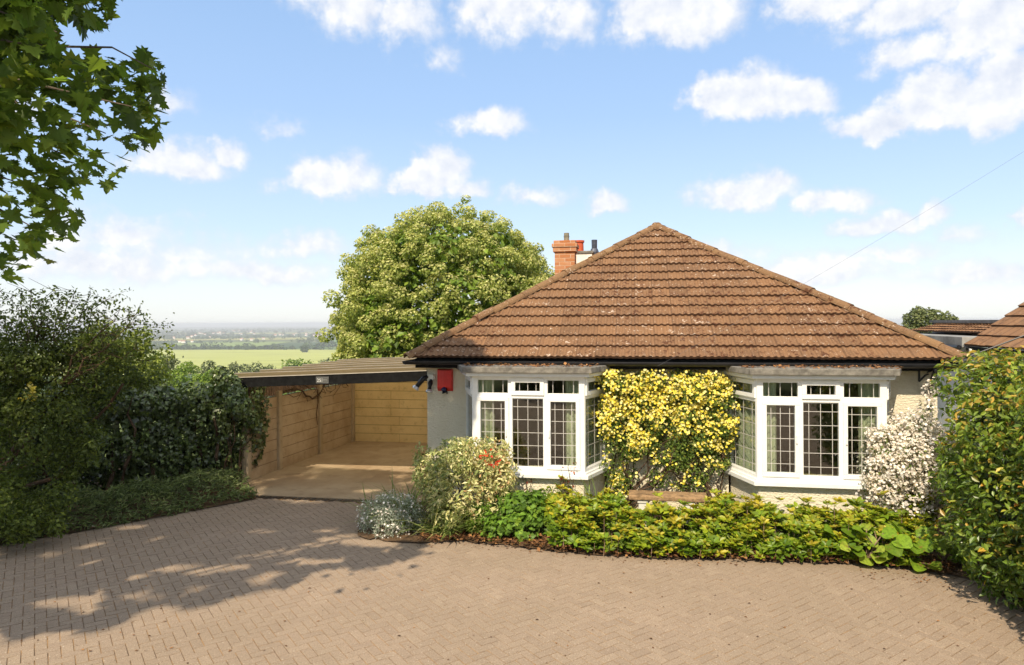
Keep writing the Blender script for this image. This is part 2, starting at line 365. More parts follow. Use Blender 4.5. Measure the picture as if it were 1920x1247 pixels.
# ================================================================== terrain and ground
_ys = np.array([-400, 14, 24, 40, 80, 200, 500, 900, 1300, 3000, 7000, 12000, 16000, 26000.])
_zs = np.array([-.02, -.02, -.7, -2.4, -7.5, -25, -53, -69, -77, -82, -87, -90, -92, -95.])
def terrain_z(y): return np.interp(y, _ys, _zs)
def build_terrain():
    ys = np.concatenate([np.linspace(-60, 14, 12), np.geomspace(15, 22000, 90)])
    xs = np.concatenate([-np.geomspace(9000, 12, 46), np.linspace(-10, 10, 9), np.geomspace(12, 9000, 46)])
    X, Y = np.meshgrid(xs, ys); Z = terrain_z(Y)
    far = np.clip((Y-2500)/6000, 0, 1)
    Z = Z+far*(18*np.sin(X/1300+.6)*np.sin(Y/2100)+8*np.sin(X/420.))*np.clip((Y-2500)/9000, 0, 1)
    v = np.stack([X, Y, Z], -1).reshape(-1, 3); nx = len(xs); ny = len(ys)
    i = np.arange(nx-1)[None, :]+np.arange(ny-1)[:, None]*nx; i = i.ravel()
    m, t, out = mat_new('countryside'); L = t.links.new; co = objco(t)
    b = N(t, 'ShaderNodeBsdfPrincipled', i_Roughness=.95); b.inputs['Specular IOR Level'].default_value = .1
    vo = N(t, 'ShaderNodeTexVoronoi', i_Scale=.0016); mp = N(t, 'ShaderNodeMapping'); L(co, mp.inputs[0]); mp.inputs['Scale'].default_value = (1.3, .55, 0); L(mp.outputs[0], vo.inputs['Vector'])
    sp = N(t, 'ShaderNodeSeparateColor'); L(vo.outputs['Color'], sp.inputs[0])
    c = ramp(t, sp.outputs[0], [(0, (.045, .085, .03)), (.3, (.07, .12, .04)), (.55, (.055, .10, .035)), (.8, (.16, .19, .06)), (1, (.09, .16, .045))])
    c = mixc(t, mrange(t, noise(t, .02, 5, .65, co), .4, .65, 0, .6), c, (.04, .065, .025))
    L(c, b.inputs['Base Color']); L(b.outputs[0], out.inputs[0])
    tag(link('ground', np_mesh('ground', v, [np.stack([i, i+1, i+1+nx, i+nx], -1)], smooth=True), m), kind='structure')
build_terrain()

def field(poly, col, lift, var=.12):
    poly = np.array(poly, float)
    # a strip sheet following the slope
    m, t, out = mat_new('crop'); L = t.links.new; co = objco(t)
    b = N(t, 'ShaderNodeBsdfPrincipled', i_Roughness=.95); b.inputs['Specular IOR Level'].default_value = .05
    mp = N(t, 'ShaderNodeMapping'); L(co, mp.inputs[0]); mp.inputs['Scale'].default_value = (.0016, .012, 0)
    c = mixc(t, mrange(t, noise(t, 2.2, 4, .6, mp.outputs[0]), .35, .65), tuple(q*(1-var) for q in col), tuple(q*(1+var) for q in col))
    L(c, b.inputs['Base Color']); L(b.outputs[0], out.inputs[0])
    n = 24; v = []; 
    a0, a1, a2, a3 = poly   # near-left, near-right, far-right, far-left
    for j in range(n+1):
        s = j/n
        for i in range(n+1):
            q = (a0*(1-i/n)+a1*i/n)*(1-s)+(a3*(1-i/n)+a2*i/n)*s
            q = q+np.array([0, 12*math.sin(i*.9)+8*math.sin(i*2.1+1)])*(1 if j in (0, n) else 0)
            v.append((q[0], q[1], float(terrain_z(q[1]))+lift))
    i = (np.arange(n)[None, :]+np.arange(n)[:, None]*(n+1)).ravel()
    tag(link('field', np_mesh('field', v, [np.stack([i, i+1, i+n+2, i+n+1], -1)], smooth=True), m), kind='structure')
field([(-900, 960), (500, 1060), (700, 1850), (-1500, 2250)], (.37, .40, .115), 1.2)
field([(-300, 2150), (900, 2000), (1400, 2700), (-200, 3000)], (.12, .26, .06), 1.6)
field([(-2600, 3300), (-900, 3500), (-1000, 4100), (-3200, 3900)], (.30, .30, .10), 2.2)
field([(-600, 3900), (600, 3700), (900, 4500), (-700, 4900)], (.22, .30, .09), 2.6)
field([(-700, 2480), (1500, 2300), (2200, 3500), (-900, 3350)], (.13, .24, .06), 2.0)
field([(-1900, 2500), (-900, 2400), (-1000, 3100), (-2300, 3000)], (.20, .27, .08), 1.8)
field([(-4200, 5200), (-1500, 5600), (-1600, 6300), (-5000, 6100)], (.26, .28, .09), 4)

# block paving, herringbone at 45 degrees to the house
HA = R(-10.1); W0 = np.array([-1.41, 11.3])
U = np.array([math.cos(HA), math.sin(HA)]); V = np.array([-math.sin(HA), math.cos(HA)])
def HW(u, v): return W0+U*u+V*v
def build_drive():
    rng = np.random.default_rng(5)
    a = .1; ang = HA+R(45); ex = np.array([math.cos(ang), math.sin(ang)]); ey = np.array([-math.sin(ang), math.cos(ang)])
    rects = []
    for i in range(-220, 221):
        for j in range(-110, 111):
            ox = i+2*j; oy = i-2*j
            for (x, y, w, h) in ((ox, oy, 2, 1), (ox, oy+1, 1, 2)): rects.append((x, y, w, h))
    r = np.array(rects, float)*a
    c = np.stack([r[:, 0]+r[:, 2]/2, r[:, 1]+r[:, 3]/2], -1); cw = c[:, :1]*ex+c[:, 1:]*ey
    cw = cw+np.array([0, 8.])
    keep = (cw[:, 1] > 4.6) & (cw[:, 1] < 12.4) & (np.abs(cw[:, 0]) < 1.0+.80*cw[:, 1])
    q = cw-W0; vv = q@V; uu = q@U
    keep &= (vv < -.10) | (uu > 9)          # up to the drain channel / house front
    r = r[keep]; n = len(r)
    g = .0025; ch = .003
    x0 = r[:, 0]+g; x1 = r[:, 0]+r[:, 2]-g; y0 = r[:, 1]+g; y1 = r[:, 1]+r[:, 3]-g
    z = rng.normal(0, .0009, n); tx = rng.normal(0, .0010, n); ty = rng.normal(0, .0010, n)
    vs = []
    for (ins, dz) in ((0, -.008), (ch, 0)):
        for (sx, sy) in ((0, 0), (1, 0), (1, 1), (0, 1)):
            X = np.where(sx, x1-ins, x0+ins); Y = np.where(sy, y1-ins, y0+ins)
            w = X[:, None]*ex+Y[:, None]*ey+np.array([0, 8.])
            vs.append(np.column_stack([w, z+dz+(tx*(sx*2-1)+ty*(sy*2-1) if dz == 0 else 0)]))
    v = np.stack(vs, 1).reshape(-1, 3); b = np.arange(n)*8
    F = [np.stack([b+4, b+5, b+6, b+7], -1)]+[np.stack([b+k, b+(k+1) % 4, b+(k+1) % 4+4, b+k+4], -1) for k in range(4)]
    t = np.ones((n*8, 4)); t[:, 0] = np.repeat(np.clip(rng.normal(.5, .17, n), 0, 1), 8)
    me = np_mesh('driveway', v, F, t)
    tag(link('driveway', me, paver_mat()), kind='structure')
    # bedding: one sheet under the blocks and the plain drive behind the camera
    s = MB(); s.add([(-9, -7, -.0055), (9, -7, -.0055), (11, 15, -.0055), (-11, 15, -.0055)], [(0, 1, 2, 3)])
    tag(s.build('paving_bed', joint_mat()), kind='structure')
    s = MB(); s.add([(-9, -6.9, -.003), (9, -6.9, -.003), (9, 4.7, -.003), (-9, 4.7, -.003)], [(0, 1, 2, 3)])
    tag(s.build('road', simple_mat('road_paving', (.33, .25, .18), .9, .15, 4)), kind='structure')
build_drive()

# ================================================================== foliage tools
LEAF4 = (np.array([(0,0,0),(.5,.42,.10),(0,1,-.06),(-.5,.42,.10)]), [np.array([(0,1,2)]), np.array([(0,2,3)])])
OVAL = (np.array([(0,0,0),(.36,.25,.07),(.42,.6,.08),(0,1,-.06),(-.42,.6,.08),(-.36,.25,.07)]), [np.array([(0,1,2,3)]), np.array([(0,3,4,5)])])
_mh = [(0,0),(.20,-.10),(.16,.12),(.52,.06),(.40,.24),(.62,.42),(.34,.44),(.40,.66),(.20,.60),(.16,.78),(0,1.0)]
MAPLE = (np.array([(x,y,.10*abs(x)-.12*y*y) for x,y in _mh]+[(-x,y,.10*abs(x)-.12*y*y) for x,y in _mh[1:-1]]),
         [np.array([list(range(0,11))]), np.array([[0,10]+list(range(19,10,-1))])])
IVY = (np.array([(0,0,0),(.45,-.05,.05),(.5,.35,.06),(.22,.5,.03),(0,1,-.05),(-.22,.5,.03),(-.5,.35,.06),(-.45,-.05,.05)]),
       [np.array([(0,1,2,3,4)]), np.array([(0,4,5,6,7)])])
HEX = (np.array([(0,0,-.06)]+[(.5*math.cos(k*math.pi/3),.5*math.sin(k*math.pi/3),.10 if k % 2 else .02) for k in range(6)]),
       [np.array([(0,1,2,3)]), np.array([(0,3,4,5)]), np.array([(0,5,6,1)])])
BLADE = (np.array([(-.5,0,0),(.5,0,0),(.45,.35,.0),(-.45,.35,.0),(.36,.7,-.10),(-.36,.7,-.10),(0,1,-.32)]),
         [np.array([(0,1,2,3),(3,2,4,5)]), np.array([(5,4,6)])])
def leaf_geo(tmpl, pos, nrm, axis, size, width=1.0):
    tv, tf = tmpl; n = len(pos); k = len(tv)
    nrm = norm(nrm); axis = norm(axis-nrm*np.sum(axis*nrm, -1, keepdims=True)); rt = np.cross(axis, nrm)
    sz = (size if hasattr(size, '__len__') else np.full(n, size))[:, None, None]
    wd = (width if hasattr(width, '__len__') else np.full(n, width))[:, None, None]
    v = pos[:, None, :]+sz*(tv[None, :, 0:1]*wd*rt[:, None, :]+tv[None, :, 1:2]*axis[:, None, :]+tv[None, :, 2:3]*nrm[:, None, :])
    b = (np.arange(n)*k)[:, None, None]
    return v.reshape(-1, 3), [(f[None]+b).reshape(-1, f.shape[1]) for f in tf], k
def leaf_obj(name, mat, tmpl, pos, nrm, axis, size, width=1.0, tint=None, parent=None, rng=None, value=None):
    rng = rng or np.random.default_rng(1)
    v, f, k = leaf_geo(tmpl, pos, nrm, axis, size, width); n = len(pos)
    t = np.ones((n, 4)); t[:, 0] = rng.random(n) if tint is None else np.clip(tint, 0, 1)
    t[:, 1] = rng.random(n) if value is None else np.clip(value, 0, 1)
    off = np.zeros(3)
    if parent is not None: off = np.array(parent.location)
    return link(name, np_mesh(name, v-off, f, np.repeat(t, k, 0)), mat, parent)
def rdir(rng, n): return norm(rng.normal(size=(n, 3)))
def shell(rng, blobs, n, inner=.72, cull=.62):
    """points on the skins of many ellipsoids, minus those buried in another one"""
    B = np.asarray(blobs, float); w = (B[:, 3]*B[:, 4]+B[:, 3]*B[:, 5]+B[:, 4]*B[:, 5]); w = w/w.sum()
    k = rng.choice(len(B), n, p=w); d = rdir(rng, n); r = inner+(1-inner)*rng.random(n)**.6
    p = B[k, :3]+d*B[k, 3:]*r[:, None]; o = norm(d/B[k, 3:])
    ok = np.ones(n, bool)
    if cull and len(B) > 1:
        for j in range(len(B)):
            q = (p-B[j, :3])/B[j, 3:]; ok &= ~((np.sum(q*q, -1) < cull*cull) & (k != j))
    return p[ok], o[ok], k[ok]
def orient(rng, out, up=.5, jit=.6, droop=.35):
    n = len(out); z = np.array([0, 0, 1.])
    nr = norm(out+up*z+jit*rng.normal(size=(n, 3)))
    ax = norm(rdir(rng, n)+.6*out-droop*z)
    return nr, ax
def bumpy(rng, c, r, m, small, flat=1.0, zmin=-.35, r0=.82, r1=1.04):
    """small blobs over a big ellipsoid"""
    c = np.array(c, float); r = np.array(r, float); i = np.arange(m)+.5
    ph = np.arccos(1-2*i/m); th = math.pi*(1+5**.5)*i
    d = np.stack([np.cos(th)*np.sin(ph), np.sin(th)*np.sin(ph), np.cos(ph)], -1)+rng.normal(0, .06, (m, 3)); d = d[d[:, 2] > zmin]
    s = small*rng.uniform(.7, 1.35, len(d))
    p = c+d*r*rng.uniform(r0, r1, len(d))[:, None]
    return np.column_stack([p, s, s, s*flat])
def branches(mb, rng, a, b, r0, r1, n=6, wob=.1, seg=6):
    a = np.array(a, float); b = np.array(b, float); pts = [a+(b-a)*i/seg+(rng.normal(0, wob, 3) if 0 < i < seg else 0) for i in range(seg+1)]
    mb.tube(pts, [r0+(r1-r0)*i/seg for i in range(seg+1)], n)
    return pts

# leaf colours
G = {}
G['maple'] = leaf_mat('maple_leaf', [(0,(.075,.125,.025)),(.5,(.14,.22,.036)),(.85,(.22,.30,.045)),(1,(.28,.32,.06))], .6)
G['syc'] = leaf_mat('sycamore_leaf', [(0,(.12,.18,.04)),(.35,(.27,.33,.07)),(.7,(.48,.50,.16)),(1,(.66,.62,.30))], .38)
G['ivy'] = leaf_mat('ivy_leaf', [(0,(.055,.08,.024)),(.5,(.11,.155,.042)),(.85,(.18,.25,.06)),(1,(.26,.34,.10))], .25, .34, .9)
G['dark'] = leaf_mat('dark_shrub_leaf', [(0,(.055,.075,.02)),(.5,(.12,.16,.03)),(.85,(.20,.25,.045)),(1,(.27,.32,.06))], .4)
G['bank'] = leaf_mat('bank_leaf', [(0,(.08,.105,.04)),(.5,(.15,.20,.07)),(.9,(.22,.28,.10)),(1,(.32,.34,.18))], .3)
G['photinia'] = leaf_mat('hedge_leaf', [(0,(.065,.12,.015)),(.45,(.135,.215,.024)),(.80,(.26,.32,.04)),(.93,(.46,.34,.05)),(1,(.52,.20,.05))], .3, .34, .5)
G['cover'] = leaf_mat('ground_cover_leaf', [(0,(.07,.14,.012)),(.4,(.15,.24,.016)),(.75,(.30,.34,.02)),(.95,(.46,.36,.03)),(1,(.45,.16,.03))], .3, .4)
G['geran'] = leaf_mat('geranium_leaf', [(0,(.08,.16,.02)),(.6,(.16,.29,.03)),(.92,(.25,.36,.04)),(1,(.52,.44,.03))], .3)
G['berg'] = leaf_mat('bergenia_leaf', [(0,(.16,.28,.02)),(.6,(.24,.38,.03)),(1,(.36,.44,.06))], .35, .5, .3, mott=26)
G['vari'] = leaf_mat('variegated_leaf', [(0,(.18,.25,.08)),(.3,(.36,.40,.15)),(.6,(.68,.64,.32)),(.93,(.78,.70,.42)),(1,(.55,.20,.07))], .3)
G['rose'] = leaf_mat('rose_leaf', [(0,(.055,.10,.018)),(.6,(.12,.19,.03)),(1,(.24,.29,.05))], .35)
G['yellow'] = leaf_mat('yellow_petal', [(0,(.80,.64,.05)),(.5,(.90,.78,.16)),(1,(.93,.86,.44))], .3, .7, .1, 1.0)
G['white'] = leaf_mat('white_petal', [(0,(.70,.60,.52)),(.5,(.82,.76,.70)),(1,(.86,.84,.80))], .25, .7, .1, 1.0)
G['silver'] = leaf_mat('silver_leaf', [(0,(.28,.33,.25)),(.6,(.48,.53,.44)),(1,(.66,.69,.63))], .3)
G['blade'] = leaf_mat('grass_blade', [(0,(.10,.16,.03)),(.6,(.20,.27,.06)),(1,(.42,.40,.16))], .3)
G['litter'] = leaf_mat('dead_leaf', [(0,(.07,.035,.018)),(.5,(.17,.08,.035)),(1,(.36,.18,.07))], .1, .8, .2)
G['wood'] = leaf_mat('valley_wood_leaf', [(0,(.035,.065,.02)),(.5,(.06,.10,.03)),(1,(.11,.15,.04))], .1, .8, .1)
G['lime'] = leaf_mat('lime_tree_leaf', [(0,(.09,.16,.02)),(.5,(.18,.27,.03)),(1,(.30,.36,.05))], .3)
G['olive'] = leaf_mat('olive_tree_leaf', [(0,(.06,.085,.03)),(.5,(.11,.14,.05)),(1,(.17,.19,.07))], .25)
G['red'] = leaf_mat('red_petal', [(0,(.50,.03,.02)),(1,(.62,.09,.03))], .3, .6, .2, 1.0)
G['stemred'] = leaf_mat('bronze_leaf', [(0,(.16,.03,.02)),(1,(.30,.08,.03))], .3)

# ================================================================== the bungalow
HOUSE = thing('bungalow', 'cream roughcast bungalow with brown hipped tile roof and two white bay windows', 'house', (W0[0], W0[1], 0), HA)
E0, E1, EV, EZ = -.21, 7.92, -.34, 2.434
HALF = (E1-E0)/2; APX = E0+HALF; APV = EV+HALF; APZ = 4.98; PITCH = math.atan2(APZ-EZ, HALF); BACK = 9.4
BW = 2.28; BAYS = (.66, 4.79)

def tile_slope(name, O, E, S, length, run, pitch, hipL, hipR, parent, mat, step=.025, gauge=.305, amp=.011, period=.1, seed=1, tilew=.3, verge=0.0):
    """courses of interlocking tiles on one slope; O corner, E along the eave, S up the slope (plan)"""
    rng = np.random.default_rng(seed)
    O = np.array(O, float); E = np.array([*E, 0.]); S = np.array([*S, 0.]); cp, sp = math.cos(pitch), math.sin(pitch)
    slope = run/cp; rows = int(math.ceil(slope/gauge)); nrmv = np.array([0, 0, 1.])*cp-S*sp
    us = np.arange(0, length+step*.5, step); nu = len(us); V_, F_, T_ = [], [], []; base = 0
    for k in range(rows):
        s0 = k*gauge; s1 = min((k+1)*gauge+.03, slope)
        off = (k % 2)*tilew*.5*0; cell = np.floor((us+off+1e-4)/tilew).astype(int)
        jit = rng.normal(0, .003, cell.max()+2)[cell]; tt = np.clip(rng.normal(.5, .25, cell.max()+2), 0, 1)[cell]
        ph = ((us+off) % period)/period
        wave = amp*np.clip(np.sin(ph*2*math.pi)*1.4, -.6, 1)
        edge = (np.abs(((us+off) % tilew)-tilew*.5) > tilew*.5-step*.6).astype(float)
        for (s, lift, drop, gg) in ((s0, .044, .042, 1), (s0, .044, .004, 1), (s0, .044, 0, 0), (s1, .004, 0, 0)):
            r = s*cp; u = np.clip(us, r*hipL, length-r*hipR)
            p = O+u[:, None]*E+(S*cp+np.array([0, 0, sp]))*s+nrmv*((lift-drop+wave*(1 if drop < .01 else .5)+jit)[:, None] if True else 0)
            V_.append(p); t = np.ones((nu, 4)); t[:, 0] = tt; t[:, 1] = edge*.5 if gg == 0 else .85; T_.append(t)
        i = np.arange(nu-1)
        ok = (us[1:] > s0*cp*hipL-step) & (us[:-1] < length-s0*cp*hipR+step); i = i[ok]
        F_ += [np.stack([base+q*nu+i, base+q*nu+i+1, base+q*nu+nu+i+1, base+q*nu+nu+i], -1) for q in range(3)]
        base += 4*nu
    return link(name, np_mesh(name, np.concatenate(V_), F_, np.concatenate(T_)), mat, parent)
def ridge_caps(name, a, b, r, parent, mat, seg=.36, seed=3):
    rng = np.random.default_rng(seed)
    a = Vector(a); b = Vector(b); L = (b-a).length; d = (b-a)/L; n = int(L/seg); mb = MB()
    side = d.cross(Vector((0, 0, 1))).normalized(); up = side.cross(d)
    for k in range(n+1):
        s0 = k*seg; s1 = min(s0+seg+.05, L+.06); vs = []; t = float(np.clip(rng.normal(.5, .25), 0, 1))
        jr = rng.normal(0, .006)
        for s, rr in ((s0, r+.006), (s1, r-.006)):
            for q in range(9):
                an = math.pi*q/8; vs.append(a+d*s+side*math.cos(an)*rr*1.1+up*(math.sin(an)*rr*.95-.025+jr))
        vs += [a+d*s0+side*math.cos(math.pi*q/8)*r*.95+up*(math.sin(math.pi*q/8)*r*.8-.025+jr) for q in range(9)]
        fs = [(q, q+1, q+10, q+9) for q in range(8)]+[(q+18, q+19, q+1, q) for q in range(8)]
        mb.add(vs, fs, t)
    o = mb.build(name, mat, parent)
    at = o.data.attributes['tint']; n = len(o.data.vertices); c = np.zeros(n*4, np.float32); at.data.foreach_get('color', c); c = c.reshape(-1, 4); c[:, 1] = 0; at.data.foreach_set('color', c.ravel())
    return o

roof = tile_slope('roof', (E0, EV, EZ), (1, 0), (0, 1), E1-E0, HALF, PITCH, 1, 1, HOUSE, M['tile'], step=.015, seed=11)
tag(roof, 'front slope of brown tiles spotted with pale lichen and dark moss')
tile_slope('side_slope', (E0, BACK, EZ), (0, -1), (1, 0), BACK-EV, HALF, PITCH, 0, 1, roof, M['tile'], step=.05, seed=12)
tile_slope('side_slope', (E1, EV, EZ), (0, 1), (-1, 0), BACK-EV, HALF, PITCH, 1, 0, roof, M['tile'], step=.05, seed=13)
ridge_caps('hip_ridge', (E0-.03, EV-.03, EZ+.03), (APX, APV, APZ+.02), .088, roof, M['ridge'])
ridge_caps('hip_ridge', (E1+.03, EV-.03, EZ+.03), (APX, APV, APZ+.02), .088, roof, M['ridge'], seed=4)
ridge_caps('ridge', (APX, APV-.05, APZ+.02), (APX, BACK, APZ+.02), .095, roof, M['ridge'], seed=5)
# roof deck and ceiling keep the rooms dark
mb = MB(); d = .06
mb.add([(E0+.02, EV+.04, EZ-d), (E1-.02, EV+.04, EZ-d), (APX, APV, APZ-d), (APX, BACK-.05, APZ-d), (E0+.02, BACK-.05, EZ-d), (E1-.02, BACK-.05, EZ-d)],
       [(0, 1, 2), (0, 2, 3, 4), (1, 5, 3, 2), (4, 3, 5), (0, 4, 5, 1)])
mb.build('roof_deck', M['blackwood'], HOUSE)
# walls
T = .26; HW_, HD, WT = 7.72, 9.1, 2.27
mb = MB()
ops = [(b, b+BW) for b in BAYS]; x = 0
for (a, b) in ops+[(HW_, HW_)]:
    if a-x > .01: mb.box(x, a, 0, T, -.1, WT)
    x = b
for (a, b) in ops: mb.box(a, b, .0, T, 2.20, WT)
mb.box(0, T, T, HD, -.1, WT); mb.box(HW_-T, HW_, T, HD, -.1, WT); mb.box(T, HW_-T, HD-T, HD, -.1, WT)
mb.add([(0, HD, WT), (HW_, HD, WT), (APX, HD, APZ-.1)], [(0, 1, 2)])
mb.build('wall', M['wall'], HOUSE)
mb = MB()
mb.box(T+.005, HW_-T-.005, T+.2, HD-T-.005, .06, .12)       # floor
mb.box(T+.005, HW_-T-.005, T+.2, HD-T-.005, 2.28, 2.32)     # ceiling
mb.box(T+.005, HW_-T-.005, 3.9, 4.0, .12, 2.28); mb.box(3.80, 3.92, T+.01, 3.9, .12, 2.28)
mb.build('room', M['interior'], HOUSE)
# eaves
mb = MB(); mb.box(E0+.10, E1-.10, EV+.06, EV+.085, 2.27, EZ-.02); mb.box(E0+.10, E0+.125, EV+.085, BACK-.2, 2.27, EZ-.02); mb.box(E1-.125, E1-.10, EV+.085, BACK-.2, 2.27, EZ-.02)
mb.build('fascia', M['blackwood'], HOUSE)
mb = MB(); mb.box(E0+.125, E1-.125, EV+.085, 0, 2.275, 2.29); mb.box(E0+.125, 0, 0, HD, 2.275, 2.29); mb.box(HW_, E1-.125, 0, HD, 2.275, 2.29)
mb.build('soffit', M['blackwood'], HOUSE)
def gutter(a, b, name='gutter'):
    mb = MB(); r = .058; a = Vector(a); b = Vector(b); d = (b-a).normalized(); s = d.cross(Vector((0, 0, 1)))
    vs = []
    for p in (a, b):
        for rr in (r, r-.006):
            for k in range(11): an = math.pi+math.pi*k/10; vs.append(p+s*math.cos(an)*rr+Vector((0, 0, 1))*math.sin(an)*rr)
    fs = [(k, k+1, 23+k, 22+k) for k in range(10)]+[(11+k, 33+k, 34+k, 12+k) for k in range(10)]+[(0, 22, 33, 11), (10, 21, 43, 32)]+[tuple(range(0, 11)), tuple(range(22, 33))[::-1]]
    mb.add(vs, fs)
    L = (b-a).length
    for q in np.arange(.35, L, .95):       # union brackets
        for k in range(10):
            c0 = a+d*(q-.025); c1 = a+d*(q+.025); A0 = math.pi+math.pi*k/10; A1 = math.pi+math.pi*(k+1)/10; R2 = r+.006
            f = lambda c, A: c+s*math.cos(A)*R2+Vector((0, 0, 1))*math.sin(A)*R2
            mb.add([f(c0, A0), f(c0, A1), f(c1, A1), f(c1, A0)], [(0, 1, 2, 3)])
    return mb.build(name, M['black'], HOUSE)
gutter((E0-.02, EV-.045, 2.385), (E1+.08, EV-.045, 2.372))
gutter((E0-.045, BACK, 2.38), (E0-.045, EV-.0, 2.38)); gutter((E1+.03, EV, 2.38), (E1+.03, BACK, 2.38))
mb = MB(); mb.tube([(7.55, EV-.03, 2.33), (7.55, EV-.03, 2.27), (7.58, -.16, 2.10), (7.60, -.055, 1.95), (7.60, -.055, .1)], .034, 10)
mb.build('downpipe', M['black'], HOUSE, smooth=True)

def bay(u0, idx):
    root = thing('bay_window', None, None, (u0, 0, 0), 0, parent=HOUSE)
    tag(root, ['white bay window half hidden by the variegated shrub', 'white bay window beside the white flowering bush'][idx])
    SD, PJ = .29, .77
    A, B, C, D = (0, 0), (SD, -PJ), (BW-SD, -PJ), (BW, 0)
    def offset(o, o0=0.0):
        s = math.hypot(SD, PJ); k = o*(s-SD)/PJ   # mitred offset of the canted plan
        return [(0-o*s/PJ-o0*0, .0), (SD-k, -PJ-o), (BW-SD+k, -PJ-o), (BW+o*s/PJ, .0)]
    mb = MB(); pl = offset(-.03); mb.prism([pl[0], pl[1], pl[2], pl[3], (pl[3][0], .02), (pl[0][0], .02)], -.1, .69)
    mb.build('apron_wall', M['wall'], root)
    mb = MB(); o1 = offset(.075); i1 = offset(-.10)
    mb.prism([o1[0], o1[1], i1[1], i1[0]], .68, .742); mb.prism([o1[1], o1[2], i1[2], i1[1]], .68, .742); mb.prism([o1[2], o1[3], i1[3], i1[2]], .68, .742)
    o2 = offset(.03)
    mb.prism([o2[0], o2[1], i1[1], i1[0]], .742, .772); mb.prism([o2[1], o2[2], i1[2], i1[1]], .742, .772); mb.prism([o2[2], o2[3], i1[3], i1[2]], .742, .772)
    mb.build('sill', M['upvc'], root, bevel=.006)
    # the canopy slab and its white fascia
    s1 = offset(.165); mb = MB(); mb.prism([s1[0], s1[1], s1[2], s1[3], (s1[3][0], .01), (s1[0][0], .01)], 2.245, 2.335)
    mb.build('canopy_slab', M['concrete'], root, bevel=.018)
    s2 = offset(.105); mb = MB(); mb.prism([s2[0], s2[1], s2[2], s2[3], (s2[3][0], .01), (s2[0][0], .01)], 2.188, 2.244)
    mb.build('canopy_fascia', M['upvc'], root, bevel=.004)
    rng = np.random.default_rng(30+idx)
    n = 260; q = rng.uniform(.1, BW-.1, n); pos = np.column_stack([q, -.30-rng.random(n)**.5*.55, np.full(n, 2.338)+rng.random(n)*.025])
    v, f, k = leaf_geo(LEAF4, pos, orient(rng, np.tile([0, 0, 1.], (n, 1)), 1, .5)[0], rdir(rng, n), rng.uniform(.03, .07, n), .8)
    tt = np.ones((n, 4)); tt[:, 0] = rng.random(n); tag(link('moss', np_mesh('moss', v, f, np.repeat(tt, k, 0)), G['litter'], root), kind='stuff')
    # frames
    fr = MB(); sash = MB(); lead = MB(); panes = []
    ZB, ZT, TR0, TR1 = .772, 2.188, 1.855, 1.92
    def seg(Pa, Pb, lights, post, casements, first):
        Pa = np.array(Pa); Pb = np.array(Pb); Ln = np.linalg.norm(Pb-Pa); X = (Pb-Pa)/Ln; Y = np.array([X[1], -X[0]])   # outward
        b = lambda m, x0, x1, y0, y1, z0, z1: m.bbox(Pa, X, Y, x0, x1, y0, y1, z0, z1)
        w = (Ln-2*post-.07*(lights-1))/lights
        b(fr, 0, Ln, -.07, 0, ZB, ZB+.05); b(fr, 0, Ln, -.07, 0, ZT-.05, ZT)
        xs = [post+i*(w+.07) for i in range(lights)]
        b(fr, 0, post, -.07, 0, ZB+.05, ZT-.05); b(fr, Ln-post, Ln, -.07, 0, ZB+.05, ZT-.05)
        for i in range(lights-1): b(fr, xs[i]+w, xs[i]+w+.07, -.07, 0, ZB+.05, ZT-.05)
        for i, x0 in enumerate(xs):
            x1 = x0+w
            b(fr, x0, x1, -.07, 0, TR0, TR1)
            for lvl, (z0, z1) in enumerate(((ZB+.05, TR0), (TR1, ZT-.05))):
                g = (x0, x1, z0, z1)
                if (i, lvl) in casements:
                    t = .044
                    for (p0, p1, q0, q1) in ((x0-.018, x1+.018, z0-.018, z0+t), (x0-.018, x1+.018, z1-t, z1+.018)): b(sash, p0, p1, -.05, .022, q0, q1)
                    for (p0, p1) in ((x0-.018, x0+t), (x1-t, x1+.018)): b(sash, p0, p1, -.05, .022, z0+t, z1-t)
                    g = (x0+t, x1-t, z0+t, z1-t)
                else:
                    t = .012
                    for (p0, p1, q0, q1) in ((x0, x1, z0, z0+t), (x0, x1, z1-t, z1)): b(fr, p0, p1, -.05, -.012, q0, q1)
                yg = -.026; pm = MB()
                b(pm, g[0]-.004, g[1]+.004, yg-.006, yg, g[2]-.004, g[3]+.004); panes.append(pm)
                W = g[1]-g[0]; H = g[3]-g[2]; lw = .0042
                ncol = 3
                for c in (1/6, .5, 5/6): b(lead, g[0]+W*c-lw, g[0]+W*c+lw, yg, yg+.0045, g[2], g[3])
                if lvl == 0:
                    for k in range(5): zz = g[3]-H*(.125+.1875*k*1.0); b(lead, g[0], g[1], yg, yg+.0035, zz-lw, zz+lw)
                if (i, lvl) in casements and lvl == 0 and lights == 3:
                    b(sash, (x1-.035) if i == 0 else (x0+.012), (x1-.012) if i == 0 else (x0+.035), .022, .045, 1.28, 1.40)
    seg(A, B, 1, .05, {(0, 1)}, 0)
    seg(B, C, 3, .085, {(0, 0), (2, 0), (1, 1)}, 1)
    seg(C, D, 1, .05, {(0, 1)}, 0)
    fr.build('frame', M['upvc'], root, bevel=.004); sash.build('sash', M['upvc'], root, bevel=.006)
    lead.build('leading', M['lead'], root)
    for pm in panes: pm.build('pane', M['glass'], root)
